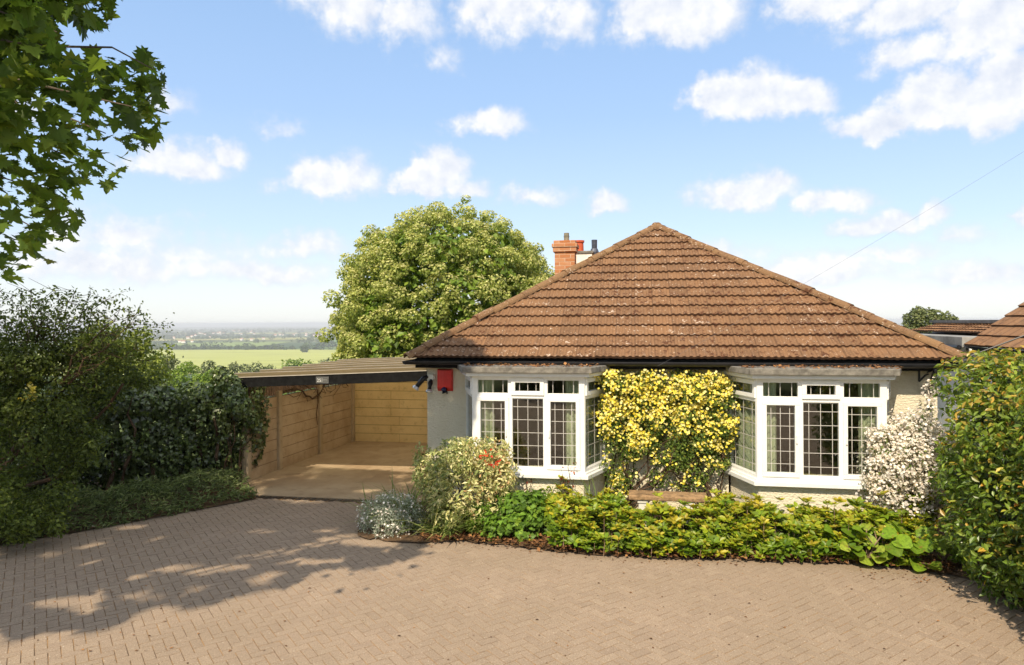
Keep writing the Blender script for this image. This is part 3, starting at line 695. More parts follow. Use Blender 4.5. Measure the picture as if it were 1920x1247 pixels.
    # curtains drawn back to the canted sides
    for sgn in (0, 1):
        mb = MB(); vs = []; n = 60
        a = np.array([.10, .05]) if not sgn else np.array([BW-.10, .05]); b_ = np.array([SD+.10, -PJ+.16]) if not sgn else np.array([BW-SD-.10, -PJ+.16])
        c_ = b_+np.array([.20 if not sgn else -.20, .02])
        for i in range(n+1):
            s = i/n; p = a+(b_-a)*min(s/.75, 1)+(c_-b_)*max((s-.75)/.25, 0)
            wv = .028*math.sin(s*64)+.012*math.sin(s*27+1); p = p+np.array([wv if s < .75 else 0, wv if s >= .75 else 0])
            vs += [(p[0], p[1], .80), (p[0], p[1], 2.2)]
        mb.add(vs, [(2*i, 2*i+2, 2*i+3, 2*i+1) for i in range(n)]); mb.build('curtain', M['curtain'], root, smooth=True)
for i, u in enumerate(BAYS): bay(u, i)

# chimneys and flue
ch = MB(); cx, cy, w, dpt = 2.02, 2.95, .20, .20
ch.box(cx-w, cx+w, cy-dpt, cy+dpt, 3.2, 4.40)
chim = ch.build('chimney', M['brick'], HOUSE); chim['label'] = 'orange brick chimney stack with stepped brick crown'
mb = MB(); mb.box(cx-w-.035, cx+w+.035, cy-dpt-.035, cy+dpt+.035, 4.40, 4.49); mb.box(cx-w-.055, cx+w+.055, cy-dpt-.055, cy+dpt+.055, 4.49, 4.565); mb.box(cx-w-.02, cx+w+.02, cy-dpt-.02, cy+dpt+.02, 4.565, 4.63)
mb.build('crown_courses', M['brick'], chim, bevel=.01)
mb = MB(); mb.tube([(cx+.02, cy, 4.60), (cx+.02, cy, 4.80)], [.055, .052], 12); mb.tube([(cx+.02, cy, 4.72), (cx+.02, cy, 4.735)], .06, 12)
mb.build('flue_liner', M['greypipe'], chim)
mb = MB(); mb.box(2.10, 2.48, 4.15, 4.50, 3.3, 4.50); st = mb.build('chimney', M['white_render'], HOUSE); st['label'] = 'white rendered chimney stack behind the brick one'
mb = MB(); mb.box(2.07, 2.51, 4.12, 4.53, 4.50, 4.555); mb.build('cap', M['concrete'], st, bevel=.01)
mb = MB(); mb.tube([(2.19, 4.3, 4.55), (2.19, 4.3, 4.74), (2.19, 4.3, 4.76), (2.19, 4.3, 4.80)], [.10, .095, .115, .115], 16); mb.build('pot', M['terracotta'], st)
mb = MB(); fx, fy = 2.50, 4.75
mb.tube([(fx, fy, 3.9), (fx, fy, 4.52)], .075, 14); mb.tube([(fx, fy, 4.52), (fx, fy, 4.58), (fx, fy, 4.66)], [.105, .105, .075], 14); mb.tube([(fx, fy, 4.66), (fx, fy, 4.86)], [.062, .066], 14)
mb.build('flue_pipe', M['flue'], HOUSE)

# ------------------------------------------------------------------ things fixed to the front
def on_front(u, v, z): p = HW(u, v); return (p[0], p[1], z)
ab = thing('alarm_box', 'bright red alarm box high on the cream wall', 'alarm', on_front(.315, 0, 1.87), HA)
mb = MB()
bw, bh = .132, .37
prof = [(-bw, 0, 0), (bw, 0, 0), (bw, 0, bh), (-bw, 0, bh), (-bw+.012, -.075, .06), (bw-.012, -.075, .06), (bw-.012, -.065, bh-.02), (-bw+.012, -.065, bh-.02), (0, -.095, .075), (0, -.085, bh-.02)]
mb.add(prof, [(0, 3, 7, 4), (1, 5, 6, 2), (4, 7, 9, 8), (8, 9, 6, 5), (3, 2, 6, 9, 7), (0, 4, 8, 5, 1), (0, 1, 2, 3)])
for k in range(3): mb.box(bw-.075, bw-.035, -.076, -.06, bh-.075-.025*k, bh-.066-.025*k)
mb.build('casing', M['red'], ab, bevel=.01)
mb = MB(); mb.tube([(0, -.075, .075), (0, -.085, .035), (0, -.06, .0)], [.02, .055, .042], 12); mb.build('strobe_lens', M['lens'], ab, smooth=True)
for sx in (-.035, .035): mb = MB(); mb.tube([(sx, -.04, .0), (sx, -.04, -.04)], .012, 8); mb.build('screw_lug', M['black'], ab)
sec = thing('security_light', 'twin black floodlight on small cream box at wall corner', 'light', on_front(.075, 0, 2.09), HA)
mb = MB(); mb.box(-.055, .05, -.06, 0, -.05, .06); mb.box(.052, .075, -.05, 0, -.02, .03); mb.build('junction_box', M['white_plastic'], sec, bevel=.008)
for pts, r, e in (([(.01, -.05, -.04), (.012, -.10, -.09), (.0, -.12, -.19)], (.03, .042, .038), (0, -.25, -1)), ([(-.05, -.05, .03), (-.12, -.08, -.02), (-.22, -.10, -.14)], (.03, .042, .038), (-.6, -.1, -.8))):
    mb = MB(); mb.tube(pts, list(r), 12); lp = mb.build('lamp', M['black'], sec, smooth=True)
    a = Vector(pts[-1]); d = Vector(e).normalized(); mb = MB(); mb.tube([a-d*.005, a+d*.03, a+d*.045], [.038, .062, .058], 12); mb.build('lens', M['silver'], lp)
# overhead wires
c0 = np.array(on_front(7.50, -.02, 2.20)); dirn = np.array([1.105, -.42, .555])
cb = thing('telephone_cable', 'black cable rising from bracket under the right end of gutter', 'cable', c0)
pts = [dirn*t*1.0+np.array([0, 0, -.05*t*(6-t)*.06]) for t in np.linspace(.06, 6.5, 26)]
mb = MB(); mb.tube(pts, .011, 6); mb.build('wire', M['black'], cb)
mb = MB(); mb.tube([(-.02, .02, -.10), (0, -.10, 0), (.03, -.13, .02)], .014, 6); mb.tube([(-.02, .02, -.10), (-.02, .02, .12)], .016, 6); mb.build('bracket', M['black'], cb)
mb = MB()
for k in range(16):
    t = .10+k*.022; p = dirn*t; an = k*2.2
    mb.tube([p+np.array([.012*math.cos(an), 0, .012*math.sin(an)]), p+dirn*.018+np.array([.012*math.cos(an+1.6), 0, .012*math.sin(an+1.6)])], .007, 5)
mb.build('coil', M['white_plastic'], cb)
w0 = P(1232, 687, 10.05); w1 = P(1880, 295, 8.2)
tw = thing('overhead_wire', 'thin grey wire crossing the sky from the middle of the gutter', 'wire', w0)
mb = MB(); mb.tube([(w1-w0)*t+np.array([0, 0, -.25*t*(1-t/1.6)]) for t in np.linspace(0, 1.6, 22)], .0013, 5); mb.build('wire', simple_mat('grey_wire', (.17, .17, .19), .8, spec=.1), tw)
hk = thing('wire_hook', 'small black hook standing on right corner of the eaves', 'hook', on_front(E1-.02, EV, EZ+.02), HA)
mb = MB(); mb.tube([(0, 0, 0), (.02, 0, .10), (.05, 0, .15), (.08, 0, .15), (.09, 0, .11), (.07, 0, .09)], .009, 6); mb.build('rod', M['black'], hk)
mb = MB(); mb.tube([(.09, -.01, .12), (.12, -.01, .12)], [.02, .015], 8); mb.build('insulator', M['white_plastic'], hk)

# ================================================================== carport and its walls
CP = thing('carport', 'lean-to carport with grey corrugated roof and black front fascia', 'carport', (W0[0], W0[1], 0), HA)
def cwu(v): return -3.90+.0488*v
def croof(u, v): return 2.15+(u/3.95)*.165+.006*(v-.95)      # falls away from the house
mb = MB(); vs = []; fs = []
ua, ub = -4.02, -.01; nu, rowsn = 5, 6; v0, v1 = .86, 5.75
base = 0; t_rng = np.random.default_rng(9); dark_ids = []
for r_ in range(rowsn):       # overlapping sheets, corrugations along the fall
    a = v0+(v1-v0)*r_/rowsn; b = v0+(v1-v0)*(r_+1)/rowsn+.05; n = 42; lift = .012+.03*(1-0)
    tt = t_rng.random()
    for i in range(n+1):
        v = a+(b-a)*i/n; wv = .016*math.sin((v-a)*2*math.pi/.1465)+.055*(1-i/n)
        ul = -4.0+.0488*v-.08
        for j in range(nu+1):
            u = ul+(ub-ul)*j/nu; vs.append((u, v, croof(u, v)+.02+wv+(.006*math.sin(u*3+r_) )))
    for i in range(n):
        for j in range(nu): q = base+i*(nu+1)+j; fs.append((q, q+1, q+nu+2, q+nu+1))
    nb = len(vs); vs += [(vs[base+j][0], vs[base+j][1]+.002, vs[base+j][2]-.075) for j in range(nu+1)]
    vs += [vs[base+j] for j in range(nu+1)]; dark_ids += list(range(nb, nb+2*nu+2)); fs += [(nb+j, nb+j+1, nb+nu+2+j, nb+nu+1+j) for j in range(nu)]
    base = len(vs)
mb.add(vs, fs)
for q in dark_ids: mb.t[q] = 0.0
m, t, out = mat_new('aged_grp_sheet'); L = t.links.new; co = objco(t)
b = N(t, 'ShaderNodeBsdfPrincipled', i_Roughness=.85); c = mixc(t, mrange(t, noise(t, 3, 5, .65, co), .3, .7), (.18, .175, .17), (.33, .32, .305)); c = mixc(t, mrange(t, tint_out(t)[0], .1, .4), (.03, .025, .02), c); L(c, b.inputs['Base Color'])
tr = N(t, 'ShaderNodeBsdfTranslucent'); tr.inputs[0].default_value = (.92, .80, .56, 1); mx = N(t, 'ShaderNodeMixShader', i_0=.52); L(b.outputs[0], mx.inputs[1]); L(tr.outputs[0], mx.inputs[2]); L(mx.outputs[0], out.inputs[0])
mb.build('roof_sheet', m, CP)
mb = MB(); f0, f1 = (cwu(.95)-.12, .86), (0.0, .86)
def slant(mb, ua, ub, va, vb, dz0, dz1):
    mb.add([(u, v, croof(u, v)+dz) for dz in (dz0, dz1) for (u, v) in ((ua, va), (ub, va), (ub, vb), (ua, vb))], [(0,3,2,1),(4,5,6,7),(0,1,5,4),(1,2,6,5),(2,3,7,6),(3,0,4,7)])
slant(mb, cwu(.95)-.12, -.005, .86, .90, -.185, -.003); fasc = mb.build('fascia_board', M['blackwood'], CP, bevel=.004)
mb = MB(); slant(mb, cwu(.95)-.1, -.005, .845, .895, -.002, .012); mb.build('roof_edge_trim', simple_mat('pale_trim', (.42, .38, .32), .7), CP)
mb = MB()
for v in (1.9, 2.9, 3.9, 4.9): slant(mb, cwu(v)-.05, -.01, v, v+.06, -.11, -.012)
slant(mb, cwu(5.4), -.01, 5.56, 5.62, -.11, -.012); mb.build('purlin', M['blackwood'], CP)
# number plate on the fascia
NP = thing('house_number_sign', 'small grey plate numbered 25 on the black carport fascia', 'sign', (W0[0], W0[1], 0), HA)
su = -2.26; sz = croof(su, .86)-.10
mb = MB(); mb.box(su-.125, su+.125, .842, .856, sz-.062, sz+.062); mb.build('plate', simple_mat('slate_plate', (.10, .10, .095), .5, .1), NP, bevel=.003)
def text(body, size, x, z, mat, name):
    cu = bpy.data.curves.new(name, 'FONT'); cu.body = body; cu.size = size; cu.extrude = .001; cu.align_x = 'LEFT'
    o = bpy.data.objects.new('tmp', cu); COL.objects.link(o); dg = bpy.context.evaluated_depsgraph_get(); dg.update()
    me = bpy.data.meshes.new_from_object(o.evaluated_get(dg)); bpy.data.objects.remove(o); me.name = name
    me.transform(__import__('mathutils').Matrix.Rotation(R(90), 4, 'X')); me.materials.clear()
    return link(name, me, mat, NP, (x, .8395, z))
wt = simple_mat('sign_white', (.70, .70, .66), .5, .02)
text('25', .085, su-.105, sz-.032, wt, 'number')
mb = MB(); mb.box(su-.006, su-.002, .8385, .8418, sz-.035, sz+.038); mb.build('divider', wt, NP)
gm = simple_mat('sign_grey', (.26, .26, .24), .5, .02)
mb = MB()
for k in range(7): mb.box(su+.012+k*.0125, su+.012+k*.0125+.008, .8385, .8418, sz-.004, sz+.010+(.006 if k in (0, 3) else 0))
mb.build('lettering', gm, NP)

# side wall of concrete panels between posts
def panel_mat(name, c0, c1, hh):
    m, t, out = mat_new(name); L = t.links.new; co = objco(t)
    b = N(t, 'ShaderNodeBsdfPrincipled', i_Roughness=.9); b.inputs['Specular IOR Level'].default_value = .15
    c = mixc(t, mrange(t, noise(t, 1.4, 5, .65, co), .3, .7), c0, c1)
    c = mixc(t, mrange(t, noise(t, 7, 5, .7, co), .52, .75, 0, .5), c, tuple(q*.5 for q in c0))
    c = mixc(t, mrange(t, tint_out(t)[0], .1, .4), tuple(q*.5 for q in c0), c)
    L(c, b.inputs['Base Color'])
    bp = N(t, 'ShaderNodeBump', i_Strength=.6, i_Distance=.01); L(noise(t, 40, 4, .6, co), bp.inputs['Height']); L(bp.outputs[0], b.inputs['Normal'])
    L(b.outputs[0], out.inputs[0]); return m
SWm = panel_mat('panel_concrete', (.40, .29, .18), (.54, .42, .28), .21); POSTm = panel_mat('post_concrete', (.40, .31, .20), (.50, .40, .27), .2)
SW = thing('concrete_panel_wall', 'low tan wall of concrete panels between posts along the carport', 'wall', (W0[0], W0[1], 0), HA)
posts = [.98, 2.05, 3.72, 5.38]
wd = np.array([.0488, 1.0]); wd = wd/np.linalg.norm(wd); wo = np.array([wd[1], -wd[0]])
def wpt(v): return np.array([cwu(v), v])
for a, b in zip(posts[:-1], posts[1:]):
    mb = MB(); L_ = (b-a)/wd[1]; k = 0
    for z0 in np.arange(0, 1.5, .215):
        mb.bbox(wpt(a), wd, wo, .055, L_-.055, -.06-.002*(k % 2), .0-.006*(k % 2), z0+.005, min(z0+.210, 1.52)); k += 1
    mb.bbox(wpt(a), wd, wo, .056, L_-.056, -.05, -.012, 0, 1.51, 0.0)
    mb.build('panel', SWm, SW, bevel=.004)
for v in posts:
    mb = MB(); mb.bbox(wpt(v), wd, wo, -.06, .06, -.08, .055, -.1, 1.62 if v < 5 else 1.9); mb.build('post', POSTm, SW, bevel=.012)
TL = thing('slat_fence', 'strip of upright timber slats above the concrete panels', 'fence', (W0[0], W0[1], 0), HA)
rng = np.random.default_rng(4)
mb = MB(); L_ = (posts[3]-posts[0])/wd[1]
for s in np.arange(.1, L_-.05, .085): h = rng.uniform(.0, .05); mb.bbox(wpt(posts[0]), wd, wo, s, s+rng.uniform(.045, .065), -.045, -.022, 1.53+rng.uniform(0, .015), 1.92+h*.5)
mb.build('slat', M['wood'], TL)
mb = MB()
for z in (1.60, 1.86): mb.bbox(wpt(posts[0]), wd, wo, .05, L_, -.075, -.046, z, z+.05)
mb.build('rail', M['wood'], TL)
BWm = panel_mat('ochre_block', (.70, .53, .26), (.82, .65, .34), .215)
BW_ = thing('block_wall', 'yellow ochre painted block wall closing the back of the carport', 'wall', (W0[0], W0[1], 0), HA)
mb = MB(); k = 0
for z0 in np.arange(0, 1.9, .215):
    x = -3.74-(.22 if k % 2 else 0)
    while x < -.02:
        x1 = min(x+1.32, -.01); xa = max(x, -3.72)
        if x1-xa > .03: mb.box(xa+.0035, x1-.0035, 5.45+.004*((k*7+int(x*10)) % 2), 5.58, z0+.006, min(z0+.209, 1.93))
        x += 1.32
    k += 1
mb.box(-3.72, -.01, 5.458, 5.57, 0, 1.925, 0.0)
mb.build('block', BWm, BW_, bevel=.004)
mb = MB(); mb.box(-3.58, -.01, 5.40, 5.44, 1.86, 1.93); mb.build('wall_plate', M['wood'], BW_)
# floor slab, drain
m, t, out = mat_new('stained_concrete'); L = t.links.new; co = objco(t)
b = N(t, 'ShaderNodeBsdfPrincipled', i_Roughness=.75); c = mixc(t, mrange(t, noise(t, .8, 5, .65, co), .35, .7), (.32, .225, .135), (.44, .34, .22))
c = mixc(t, mrange(t, noise(t, 2.6, 5, .7, co), .5, .75, 0, .5), c, (.16, .10, .055)); L(c, b.inputs['Base Color']); L(b.outputs[0], out.inputs[0])
mb = MB(); mb.box(-4.3, .02, .06, 2.40, -.1, .012); mb.box(-4.3, .02, 2.41, 5.6, -.1, .012); mb.box(-4.3, .02, 2.3, 2.5, -.1, .006)
sl_ = mb.build('carport_floor', m, None); sl_.location = (W0[0], W0[1], 0); sl_.rotation_euler = (0, 0, HA); tag(sl_, kind='structure')
mb = MB(); mb.box(-4.0, .3, -.10, .055, -.09, -.02)
for k in range(34): mb.box(-4.0+k*.12, -4.0+k*.12+.09, -.09, .045, -.02, .004)
dr = mb.build('drain_channel', M['black']); dr.location = (W0[0], W0[1], 0); dr.rotation_euler = (0, 0, HA); tag(dr, 'dark slotted drain across the front of the carport floor', 'drain')
# bare climber stems hanging inside
vine = thing('bare_vine', 'bare brown vine looping over the concrete panel wall', 'vine', (W0[0], W0[1], 0), HA)
rng = np.random.default_rng(8); mb = MB()
def wp3(s, z, o=.03): p = wpt(posts[0])+wd*s+wo*o; return (p[0], p[1], z)
mb.tube([wp3(1.25+.16*i+rng.normal(0, .03), 1.62+.18*math.sin(i*.55)-.28*math.sin(i*.33)+rng.normal(0, .03), .05) for i in range(12)], .022, 5)
mb.tube([wp3(2.6, 1.5, .04), wp3(2.62, 1.2, .04), wp3(2.55, .95, .03), wp3(2.6, .7, .03)], [.015, .012, .01, .006], 5)
for i in range(26):
    s = rng.uniform(.5, 3.8); z = rng.uniform(1.5, 1.85); mb.tube([wp3(s, z, .05), wp3(s+rng.normal(0, .15), z-rng.uniform(0, .2), .08), wp3(s+rng.normal(0, .25), z-rng.uniform(.05, .3), .06)], .007, 4)
mb.tube([wp3(3.7, 1.9, .05), wp3(3.75, 1.6, .10), wp3(3.95, 1.45, .12)], .012, 5)
mb.build('stem', M['bark'], vine)

# ================================================================== neighbour
NB = thing('neighbour_bungalow', 'white neighbouring bungalow with brown tiled roof past the hedge', 'house', (W0[0], W0[1], 0), HA)
NU = 10.16
ns = tile_slope('roof', (NU, 4.76, 2.46), (0, -1), (1, 0), 6.2, 3.2, R(38), 0, 0, NB, M['ntile'], step=.05, gauge=.32, seed=21)
mb = MB(); mb.box(NU+.18, NU+.4, -1.2, 9.2, -.1, 2.40); mb.box(NU+.4, NU+8, -1.2, -1.0, -.1, 2.4); mb.box(NU+.4, NU+8, 4.5, 4.7, -.1, 2.5)
mb.add([(NU+.3, 4.60, 2.3), (NU+3.3, 4.60, 2.3), (NU+3.3, 4.60, 4.75)], [(0, 1, 2)])
mb.build('wall', M['nwall'], NB)
mb = MB(); mb.box(NU+.0, NU+.05, -1.3, 4.72, 2.36, 2.44); mb.box(NU+.05, NU+.18, -1.3, 4.72, 2.405, 2.42); mb.build('fascia', M['blackwood'], NB)
mb = MB(); mb.box(NU-.05, NU+3.2, 4.78, 9.3, 2.42, 2.64); mb.build('flat_roof', simple_mat('grey_fascia', (.26, .26, .25), .8, .3, 3), NB, bevel=.01)
mb = MB(); mb.tube([(NU-.10, 4.8, 2.42), (NU-.10, 9.3, 2.43)], .05, 8); mb.build('gutter', M['black'], NB)
tile_slope('lean_to_roof', (NU+.55, 9.1, 2.70), (0, -1), (1, 0), 4.2, .75, R(14), 0, 0, NB, M['ntile'], step=.06, gauge=.2, seed=23)
mb = MB(); mb.box(NU+1.2, NU+4.5, 4.9, 9.4, 2.60, 2.92); mb.box(NU+1.15, NU+4.55, 4.85, 9.45, 2.92, 2.99); mb.build('dormer_roof', M['felt'], NB)

# ================================================================== bed, soil, banks
def sheet(name, poly, z, mat, kind='structure', lift=0.0):
    mb = MB(); c = np.mean(poly, 0); n = len(poly)
    mb.add([(x, y, z) for x, y in poly], [tuple(range(n))])
    return tag(mb.build(name, mat), kind=kind)
soilm = simple_mat('bed_soil', (.15, .095, .055), .95, .4, 6, .03, 25, spec=.1)
bed_front = [PG(668, 1006), PG(690, 1014), PG(780, 1020), PG(870, 1016), PG(1000, 1031), PG(1080, 1040), PG(1240, 1048), PG(1400, 1053), PG(1600, 1059), PG(1720, 1070), PG(1790, 1082)]
bed_poly = [p[:2] for p in bed_front]+[(5.7, 7.4), (7.2, 7.6), (6.3, 9.97), HW(0, .1), HW(-.35, -.1), (-2.3, 10.2)]
def ragged(pts, seed, amp=.03, step=.09):
    rng = np.random.default_rng(seed); out = []
    for p, q in zip(pts[:-1], pts[1:]):
        p, q = np.array(p[:2]), np.array(q[:2]); n = max(1, int(np.linalg.norm(q-p)/step))
        out += [p+(q-p)*i/n+rng.normal(0, amp, 2)*(i > 0) for i in range(n)]
    return [tuple(o) for o in out]+[tuple(np.array(pts[-1])[:2])]
bed_poly = ragged(bed_front, 3)+bed_poly[len(bed_front):]
sheet('flower_bed', bed_poly, .022, soilm, lift=.03)
bank_edge = [PG(-260, 1075), PG(0, 1022), PG(130, 1001), PG(300, 970), PG(480, 936)]
bank_poly = [p[:2] for p in bank_edge]+[HW(-3.85, .8), HW(-3.95, 3), (-9, 15), (-12, 8)]
sheet('planting_bank', bank_poly, .018, soilm, lift=.05)
hedge_poly = [(5.2, 4.4), (5.28, 7.6), (7.4, 9.2), (8, 4.4)]
sheet('hedge_bed', hedge_poly, .012, soilm)

# ------------------------------------------------------------------ leaf litter
rng = np.random.default_rng(77)
def along(pts, n, w0, w1):
    pts = np.array([p[:2] for p in pts]); sg = np.linalg.norm(np.diff(pts, axis=0), axis=1); cs = np.concatenate([[0], np.cumsum(sg)])
    s = rng.random(n)*cs[-1]; i = np.clip(np.searchsorted(cs, s)-1, 0, len(sg)-1); f = (s-cs[i])/sg[i]
    p = pts[i]+(pts[i+1]-pts[i])*f[:, None]; d = norm(pts[i+1]-pts[i]); nn = np.stack([-d[:, 1], d[:, 0]], -1)
    return p+nn*rng.uniform(w0, w1, n)[:, None]
n = 2600; xy = along(bed_front[2:], n, -.06, .38); z = np.where(rng.random(n) < .5, .045, .06)+rng.random(n)*.03
pos = np.column_stack([xy, z]); nr, ax = orient(rng, np.tile([0, 0, 1.], (n, 1)), 1, .6, 0)
tag(leaf_obj('leaf_litter', G['litter'], LEAF4, pos, nr, ax, rng.uniform(.03, .075, n), .75, rng=rng), kind='stuff')
n = 320; xy = np.column_stack([rng.uniform(-6, 5, n), rng.uniform(5.2, 9.6, n)]); m_ = xy[:, 1] < 8.3-.0*xy[:, 0]
xy = np.concatenate([xy[m_], along(bed_front[8:], 90, -.45, .02), along(bed_front[2:8], 120, -.22, .02)]); n = len(xy)
pos = np.column_stack([xy, np.full(n, .006)]); nr, ax = orient(rng, np.tile([0, 0, 1.], (n, 1)), 3, .3, 0)
tag(leaf_obj('fallen_leaves', G['litter'], LEAF4, pos, nr, ax, rng.uniform(.012, .04, n), .7, rng=rng), kind='stuff')

# ------------------------------------------------------------------ ground cover in the bed
def cover():
    rng = np.random.default_rng(101)
    front = [PG(1035, 1030), PG(1080, 1038), PG(1240, 1046), PG(1400, 1051), PG(1600, 1056), PG(1720, 1066)]
    poly = [p[:2] for p in front]+[(5.5, 8.9), (5.2, 9.25), HW(6.8, -.95), HW(5.05, -.95), HW(4.6, -.35), HW(3.3, -.3), HW(2.7, -.85), HW(1.9, -.9)]
    poly = np.array(poly); n = 5200
    xy = np.column_stack([rng.uniform(.2, 5.6, n), rng.uniform(7.9, 10.7, n)]); xy = xy[in_poly(xy[:, 0], xy[:, 1], poly)]
    fr = np.array([p[:2] for p in front]); fy = np.interp(xy[:, 0], fr[:, 0], fr[:, 1]); dep = np.clip(xy[:, 1]-fy, 0, 2)
    lump = .5+.5*np.sin(xy[:, 0]*4.1+np.sin(xy[:, 1]*3.3)*1.5)*np.cos(xy[:, 1]*4.7+xy[:, 0]*1.3)
    gap = (np.sin(xy[:, 0]*5.3+2)+np.sin(xy[:, 0]*11.7)) > .9
    bq = P(1250, 926, 9.95); keep = ~(gap & (dep < .18)) & ~((np.abs(xy[:, 0]-bq[0]) < .68) & (xy[:, 1] > bq[1]-.52)); xy, dep, lump = xy[keep], dep[keep], lump[keep]
    top = (.18+.20*np.clip(dep/.32, 0, 1)**.8+.13*lump)*np.where(dep > .7, .85, 1)
    top = top*(1+.22*np.sin(xy[:, 0]*9.3+2*np.sin(xy[:, 1]*7))*np.cos(xy[:, 1]*8.1)); top = np.where(rng.random(len(xy)) < .07, top*rng.uniform(1.15, 1.5, len(xy)), top)
    h = top*np.where(rng.random(len(xy)) < .62, rng.uniform(.86, 1.05, len(xy)), rng.uniform(.25, .9, len(xy)))
    exy = along(front, 520, -.10, .22); eg = rng.random(520) < .35+.65*(np.sin(exy[:, 0]*6.1)*np.sin(exy[:, 0]*2.3+1) > -.2); exy = exy[eg]
    xy = np.concatenate([xy, exy]); dep = np.concatenate([dep, np.full(len(exy), .1)]); lump = np.concatenate([lump, rng.random(len(exy))]); eh = rng.uniform(.05, .24, len(exy)); h = np.concatenate([h, eh]); top = np.concatenate([top, eh*rng.uniform(1.0, 1.5, len(exy))])
    pos, nr, ax, sz, tt = [], [], [], [], []
    for i in range(len(xy)):
        k = rng.integers(5, 8); a0 = rng.random()*6.28; c = np.array([xy[i, 0], xy[i, 1], h[i]]); tilt = rng.normal(0, .3, 2)+np.array([-.0, -.35 if dep[i] < .3 else -.1])
        inner = h[i]/top[i]; s0 = rng.uniform(.075, .12)
        base = .35+.38*(inner-.7)/.35+rng.normal(0, .16)+.12*(lump[i]-.5)
        for q in range(k):
            a = a0+q*6.28/k; d = np.array([math.cos(a), math.sin(a), rng.uniform(.05, .5)]); z = np.array([tilt[0]-.5*d[0], tilt[1]-.5*d[1], 1])
            pos.append(c+d*.012); nr.append(z+rng.normal(0, .15, 3)); ax.append(d); sz.append(s0*rng.uniform(.7, 1.1)); tt.append(min(base+rng.normal(0, .10), .93 if rng.random() < .985 else 1))
        if inner > .85 and rng.random() < .6:
            for q in range(4):
                a = a0+q*1.57+.5; d = np.array([math.cos(a), math.sin(a), .9]); pos.append(c+np.array([0, 0, .012])); nr.append(np.array([-d[0], -d[1], .8])); ax.append(d); sz.append(s0*.55); tt.append(min(base+.30, .9))
    pos = np.array(pos); o = leaf_obj('ground_cover', G['cover'], OVAL, pos, np.array(nr), np.array(ax), np.array(sz), .62, np.array(tt), rng=rng)
    tag(o, kind='stuff')
    mb = MB(); idx = rng.choice(len(xy), 700, replace=False)
    for i in idx: mb.tube([(xy[i, 0]+rng.normal(0, .02), xy[i, 1]+rng.normal(0, .02), .02), (xy[i, 0], xy[i, 1], h[i])], .004, 3, caps=False)
    tag(mb.build('ground_cover_stems', M['wood']), kind='stuff')
cover()

# ------------------------------------------------------------------ bergenia: a few big round leaves per plant
def bergenia(loc, nl, s, seed, label, spread=.18):
    rng = np.random.default_rng(seed); r = thing('bergenia', label, 'plant', loc, 0, 'bergenias at the end of the bed')
    V_, F_, T_ = [], [], []; base = 0; st = MB()
    g = 6
    for i in range(nl):
        a = rng.random()*6.28; tip = np.array([math.cos(a), math.sin(a)])*spread*rng.uniform(.3, 1.25); hgt = rng.uniform(.06, .38)
        c = np.array([tip[0], tip[1], hgt]); d = np.array([math.cos(a), math.sin(a), rng.uniform(-.5, .35)]); nrm = norm(np.array([-.4*d[0]+rng.normal(0, .25), -.4*d[1]-.55+rng.normal(0, .25), .8]))
        d = norm(d-nrm*np.dot(d, nrm)); rt = np.cross(d, nrm); sz = s*rng.uniform(.75, 1.15)
        pts = []
        for jj in range(g+1):
            y = jj/g; w = .47*math.sin(math.pi*min(1, (y*.9+.07)))**.6
            for ii in range(5):
                x = (ii/4*2-1); zz = .16*x*x*w*2-.22*(y-.4)**2+.02*math.sin(y*9+i)*abs(x)
                pts.append(c+sz*(rt*x*w+d*(y-.15)+nrm*zz))
        b = base; V_ += pts; F_ += [(b+jj*5+ii, b+jj*5+ii+1, b+(jj+1)*5+ii+1, b+(jj+1)*5+ii) for jj in range(g) for ii in range(4)]; base += len(pts)
        t = rng.random(); vv = rng.random(); T_ += [(t, vv, 0, 1)]*len(pts)
        st.tube([(0, 0, 0), tuple(c*np.array([.5, .5, .6])), tuple(c)], .008, 5, caps=False)
    link('foliage', np_mesh('foliage', V_, [np.array(F_)], np.array(T_), smooth=True), G['berg'], r)
    st.build('stem', M['wood'], r)
for px, py, nl, s, sd, lb in ((1588, 1048, 14, .19, 1, 'glossy bergenia among the ground cover, nearest the large window'), (1650, 1056, 16, .205, 2, 'big leaved bergenia spilling over the paving edge'), (1712, 1062, 15, .20, 3, 'bergenia with upright bright leaves next to the tall hedge'),
                          (1622, 1058, 9, .17, 4, 'low bergenia tucked at the edge of the leaf litter'), (1685, 1040, 12, .19, 8, 'bergenia half hidden behind the larger ones'), (1765, 1060, 4, .20, 5, 'small round leaved bergenia in shade at the foot of hedge'), (1412, 1012, 3, .19, 6, 'pair of round green leaves standing in the ground cover')):
    p = PG(px, py); bergenia((p[0], p[1], .03), nl, s, sd, lb, .24 if nl > 5 else .10)

